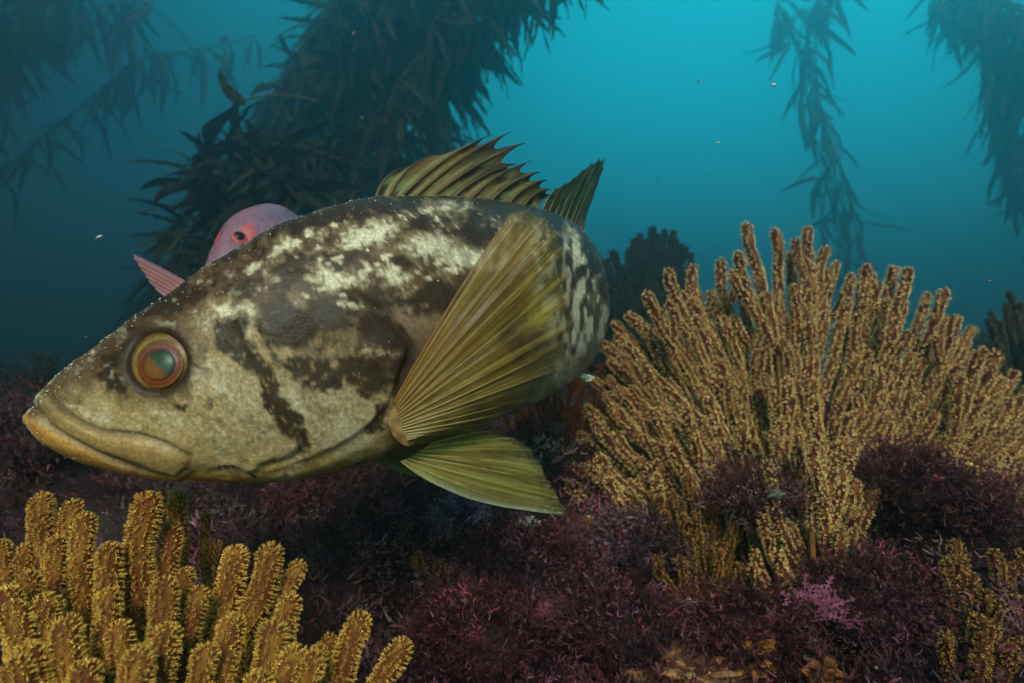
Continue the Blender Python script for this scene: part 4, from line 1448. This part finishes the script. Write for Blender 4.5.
lobe(560, 606, .42, .009, lin(112, 66, 70), 13, 'small wine red crusted stone in the weed at the middle of the bottom', 'crusted_stone', 'stone', (1.4, 1, .6), 3)

# bushy dark weeds on the far reef and mounds of far rock
def mound(px, py, Y, size, seed, label, cols, squash=(1.6, 1, .7)):
    rr = np.linspace(0, math.pi, 60); aa = np.linspace(0, 2 * math.pi, 90, endpoint=False)
    A1, A2 = np.meshgrid(rr, aa, indexing='ij')
    u = np.stack([np.sin(A1) * np.cos(A2), np.sin(A1) * np.sin(A2), np.cos(A1)], -1).reshape(-1, 3)
    rad = 0.65 + 0.6 * fbm(u * 2.2 + seed, 5, seed) + .15 * fbm(u * 14, 3, seed)
    c = P(px, py, Y)
    t_ = thing('reef_boulder', label, 'boulder', c)
    part('rock', t_, c + u * rad[:, None] * size * np.array(squash), grid_faces(60, 90, True), M_rock, colors=np.ones((5400, 3)) * lin(44, 34, 32))
    rg = np.random.default_rng(seed)
    VS, FS, CS = [], [], []; k0 = 0
    for q in rg.choice(len(u), 280, replace=False):
        v, f, cz = FR[rg.integers(0, len(FR))]
        up = u[q] + np.array([0, 0, .6]); up /= np.linalg.norm(up)
        x_ = np.cross(up, rg.normal(0, 1, 3)); x_ /= np.linalg.norm(x_)
        w = v @ np.array([x_, np.cross(up, x_), up])
        VS.append(w * size * .30 * rg.uniform(.6, 1.3) + c + u[q] * rad[q] * size * np.array(squash)); FS.append(f + k0); k0 += len(v)
        CS.append(np.ones((len(v), 3)) * cols[rg.integers(0, len(cols))])
    part('weed', t_, np.concatenate(VS), np.concatenate(FS), M_alga, colors=np.concatenate(CS), smooth_shade=False)['kind'] = 'stuff'


DK = [lin(44, 40, 28), lin(56, 36, 34), lin(34, 34, 26)]
mound(610, 345, 1.8, .17, 1, 'weedy dark boulder behind the tail end of the bass', DK)
mound(40, 470, 1.9, .30, 2, 'low dark weedy boulder far behind the chin of the bass', DK)
mound(980, 410, 1.6, .16, 3, 'dark weedy boulder behind the right end of the big tan gorgonian', DK)


# ------------------------------------------------------------------ kelp
def blade_arrays(seed, bend, W=0.060):
    rg = np.random.default_rng(seed)
    n_, m_ = 12, 5
    t = np.linspace(0, 1, n_)
    prof = np.sin(math.pi * np.clip(t * 0.96 + 0.02, 0, 1) ** 0.75) ** 0.7 * W
    ph = rg.uniform(0, 6.28)
    vs, cs = [], []
    for i in range(n_):
        z = -bend * t[i] ** 2
        x = t[i] * (1 - .25 * bend * t[i])
        for jx in range(m_):
            s_ = (jx / (m_ - 1) - .5) * 2
            ruff = math.sin(t[i] * 26 + ph + s_) * .018 * abs(s_)
            vs.append((x + .08, s_ * prof[i] + .05 * math.sin(t[i] * 4 + ph), z + ruff + .02 * (1 - s_ * s_)))
            cs.append(0.75 + .35 * rg.random() + .3 * (1 - abs(s_)))
    v = np.array(vs); f = grid_faces(n_, m_)
    # gas bladder and its short stalk
    pth = np.array([[0, 0, 0], [.02, 0, .004], [.05, 0, .006], [.085, 0, .004], [.11, 0, 0]]) 
    tv, tf = tube(pth, np.array([.006, .016, .026, .018, .006]), 6)
    V_, F_, C_ = merge([(v, f, np.array(cs)[:, None] * lin(36, 34, 16)), (tv, tf, np.ones((len(tv), 3)) * lin(58, 48, 20))])
    return V_, F_, C_


BA = [blade_arrays(k, b) for k, b in enumerate([.1, .25, .4, .55, .7, .85, .3, .6])]
BL_LIT = [mesh_data('kelp_blade', v_, f_, M_kelp, colors=c_ * np.array([2.4, 2.1, 1.6])) for v_, f_, c_ in BA]  # lighter copies of the blades, sunlit tone put into the colour
BL = [mesh_data('kelp_blade', v_, f_, M_kelp, colors=c_) for v_, f_, c_ in BA]


def kelp(name, label, path, n_, length, bias, droop, seed, group, azi_spread=2.6, stipes=1, spread=.05, jitter=.35, trange=(0, 1), wscale=1.0, pale=False):
    """giant kelp: stipes twisting up, each hung with blades. bias: azimuth the current sweeps blades to"""
    rg = np.random.default_rng(seed)
    path = np.asarray(path, float)
    root = thing(name, label, 'kelp', path[0], group)
    tt = np.linspace(0, 1, 40)
    k = len(path)
    base = np.stack([np.interp(tt * (k - 1), np.arange(k), path[:, x]) for x in range(3)], -1)
    for _ in range(4):
        base[1:-1] = (base[:-2] + 2 * base[1:-1] + base[2:]) / 4
    per = n_ // stipes
    nb = 0
    more = []
    for s_ in range(stipes):
        ph = rg.uniform(0, 6.28)
        off = np.stack([np.sin(tt * 9 + ph), np.cos(tt * 7 + ph * 1.7), 0 * tt], -1) * spread * (0.3 + tt[:, None]) + rg.normal(0, spread * .8, 3) * np.array([1, 1, 0])
        pth = base + off
        tv, tf = tube(pth, np.full(40, .007), 6)
        part('stipe', root, tv, tf, M_kelp, colors=np.ones((len(tv), 3)) * lin(50, 40, 18))
        for b in range(per):
            u = trange[0] + (trange[1] - trange[0]) * (b + rg.random()) / per
            p = np.array([np.interp(u, tt, pth[:, x]) for x in range(3)])
            az = bias + rg.normal(0, azi_spread / 2)
            el = droop + rg.normal(0, jitter)
            L = length * rg.uniform(.55, 1.25)
            M_ = Matrix.Translation(Vector(p - path[0])) @ Matrix.Rotation(az, 4, 'Z') @ Matrix.Rotation(-el, 4, 'Y') @ Matrix.Rotation(rg.normal(0, .6), 4, 'X') @ Matrix.Diagonal((L, L * wscale * rg.uniform(.7, 1.3), L, 1))
            jb = int(rg.integers(0, len(BL)))
            if nb < 295:
                o = bpy.data.objects.new('blade', (BL_LIT if pale and rg.random() < .6 else BL)[jb])
                COL.objects.link(o)
                o.parent = root
                o.matrix_local = M_
            else:
                A4 = np.array(M_)
                v_, f_, c_ = BA[jb]
                more.append((v_ @ A4[:3, :3].T + A4[:3, 3], f_, c_))
            nb += 1
    if more:
        v_, f_, c_ = merge(more)
        link('blades', mesh_data('blades', v_, f_, M_kelp, colors=c_), root)['kind'] = 'stuff'
    return root


G1 = 'giant kelp plants rising from the reef'
# dark leaning stand behind the bass
kelp('giant_kelp', 'dense dark giant kelp leaning up to the right behind the bass', [P(230, 430, 3.8), P(270, 270, 3.8), P(335, 130, 3.7), P(410, 20, 3.6), P(445, -50, 3.6)],
     1500, .27, 0.0, -.6, 1, G1, stipes=8, spread=.19, azi_spread=3.4, wscale=1.3)
kelp('giant_kelp', 'dark kelp with long hanging blades, right edge of the dense stand', [P(385, 330, 3.4), P(400, 170, 3.3), P(430, 60, 3.1), P(480, -10, 3.0), P(530, -60, 3.0)],
     600, .30, 0.0, -.7, 2, G1, stipes=5, spread=.12, azi_spread=1.2)
kelp('giant_kelp', 'bushy low kelp tuft with short brownish blades just above the rosy fish', [P(285, 420, 2.7), P(275, 280, 2.6), P(262, 205, 2.55), P(290, 140, 2.55)],
     600, .19, 0.0, .1, 3, G1, stipes=6, spread=.12, azi_spread=5, jitter=.6, trange=(.3, 1), pale=True, wscale=1.5)
kelp('giant_kelp', 'shadowy kelp at the left foot of the dense stand', [P(150, 520, 4.8), P(180, 330, 4.7), P(235, 200, 4.6), P(310, 60, 4.4), P(350, -20, 4.4)],
     900, .36, math.pi, -.5, 4, G1, stipes=8, spread=.22, azi_spread=5)
# lone blade on a stalk
lone = thing('kelp_sprig', 'single curved kelp blade standing up on a thin stalk left of the dense stand', 'kelp', P(300, 97, 2.1))
stalk = bez(P(318, 102, 2.12), P(275, 88, 2.1), P(244, 101, 2.1), np.linspace(0, 1, 14))
v_, f_ = tube(stalk, np.full(14, .0032), 6)
part('stalk', lone, v_, f_, M_kelp, colors=np.ones((len(v_), 3)) * lin(84, 74, 34))
cl = bez(P(246, 102, 2.1), P(224, 96, 2.08), P(218, 67, 2.06), np.linspace(0, 1, 16))
dd = np.gradient(cl, axis=0); dd /= np.linalg.norm(dd, axis=1, keepdims=True)
sd_ = np.cross(dd, np.array([0.1, 1, 0.2])); sd_ /= np.linalg.norm(sd_, axis=1, keepdims=True)
wd = .019 * np.sin(math.pi * np.linspace(0.06, .98, 16) ** .8) ** .8
gv = np.stack([cl + sd_ * (wd * q)[:, None] + np.array([0, .004, 0]) * (q * q) + np.array([0, 1, 0]) * (.0025 * np.sin(np.arange(16) * 1.3 + q))[:, None] for q in (-1, -.5, 0, .5, 1)], 1)
part('blade', lone, gv.reshape(-1, 3), grid_faces(16, 5), M_kelp, colors=np.ones((80, 3)) * lin(48, 46, 24))
# hazier ones
G2 = 'hazy kelp in the distance'
kelp('giant_kelp', 'faint kelp band sloping down to the left, farther than the dense stand', [P(70, 520, 5.8), P(120, 330, 5.8), P(230, 170, 5.7), P(330, 40, 5.6), P(360, 0, 5.6)],
     600, .42, 0.0, -.5, 6, G2, stipes=7, spread=.22, azi_spread=5)
kelp('giant_kelp', 'hazy kelp hanging into the top left corner', [P(-200, 330, 5.6), P(-120, 150, 5.6), P(-30, 60, 5.5), P(50, 5, 5.5), P(110, -10, 5.4)],
     700, .42, 0.0, -.7, 8, G2, stipes=7, spread=.34, azi_spread=5)
kelp('giant_kelp', 'slender hazy kelp strand hanging above the big tan gorgonian', [P(852, 420, 5.8), P(845, 260, 5.8), P(836, 180, 5.8), P(822, 100, 5.7), P(808, 10, 5.7), P(805, -8, 5.7)],
     190, .38, 0.0, -.9, 9, G2, stipes=4, spread=.09, azi_spread=5, jitter=.5)
kelp('giant_kelp', 'broad hazy kelp curtain hanging in the top right corner', [P(1130, 330, 5.2), P(1095, 200, 5.2), P(1060, 110, 5.1), P(1010, 30, 5.1), P(985, -15, 5.1)],
     900, .36, math.pi * .1, -1.1, 10, G2, stipes=8, spread=.22, azi_spread=5, jitter=.3)

# ------------------------------------------------------------------ drifting particles
for x, y, Y, s_, lab in [(99, 237, .45, .0024, 'white drifting fleck in dark water at the left, ahead of the rosy fin'),
                         (353, 34, .60, .0022, 'pinkish drifting fleck in front of the dense dark kelp near the top'),
                         (362, 118, .70, .0020, 'faint drifting fleck in front of the middle of the dense dark kelp'),
                         (774, 85, .55, .0022, 'bright oblong drifting fleck in the blue left of the slender kelp strand'),
                         (658, 178, .50, .0010, 'tiny drifting fleck in the blue right of the soft dorsal fin'),
                         (718, 143, .52, .0013, 'small white drifting fleck in the middle of the blue'),
                         (699, 81, .60, .0013, 'faint tan drifting fleck high in the blue'),
                         (816, 141, .60, .0014, 'tan drifting fleck in front of the slender kelp strand'),
                         (990, 281, .40, .0013, 'grey drifting fleck in the blue near the right edge'),
                         (802, 70, .60, .0012, 'faint drifting fleck beside the upper part of the slender kelp strand'),
                         (86, 337, .45, .0007, 'dim drifting fleck in dark water ahead of the forehead of the bass')]:
    g2 = np.random.default_rng(int(x))
    u = octv * np.array([1.4, .7, .6]) * g2.uniform(.6, 1.3, (6, 3))
    an = g2.uniform(-.9, .9)
    u = u @ np.array([[math.cos(an), 0, math.sin(an)], [0, 1, 0], [-math.sin(an), 0, math.cos(an)]])
    o = link('drifting_particle', mesh_data('drifting_particle', u * s_, octf, M_speck, colors=np.ones((6, 3)) * (lin(225, 220, 210) if 'white' in lab or 'bright' in lab else lin(150, 125, 110))), None, P(x, y, Y))
    tag(o, lab, 'particle', 'specks drifting in the water')
for o in list(bpy.data.objects):
    if '_o' in o:
        del o['_o']
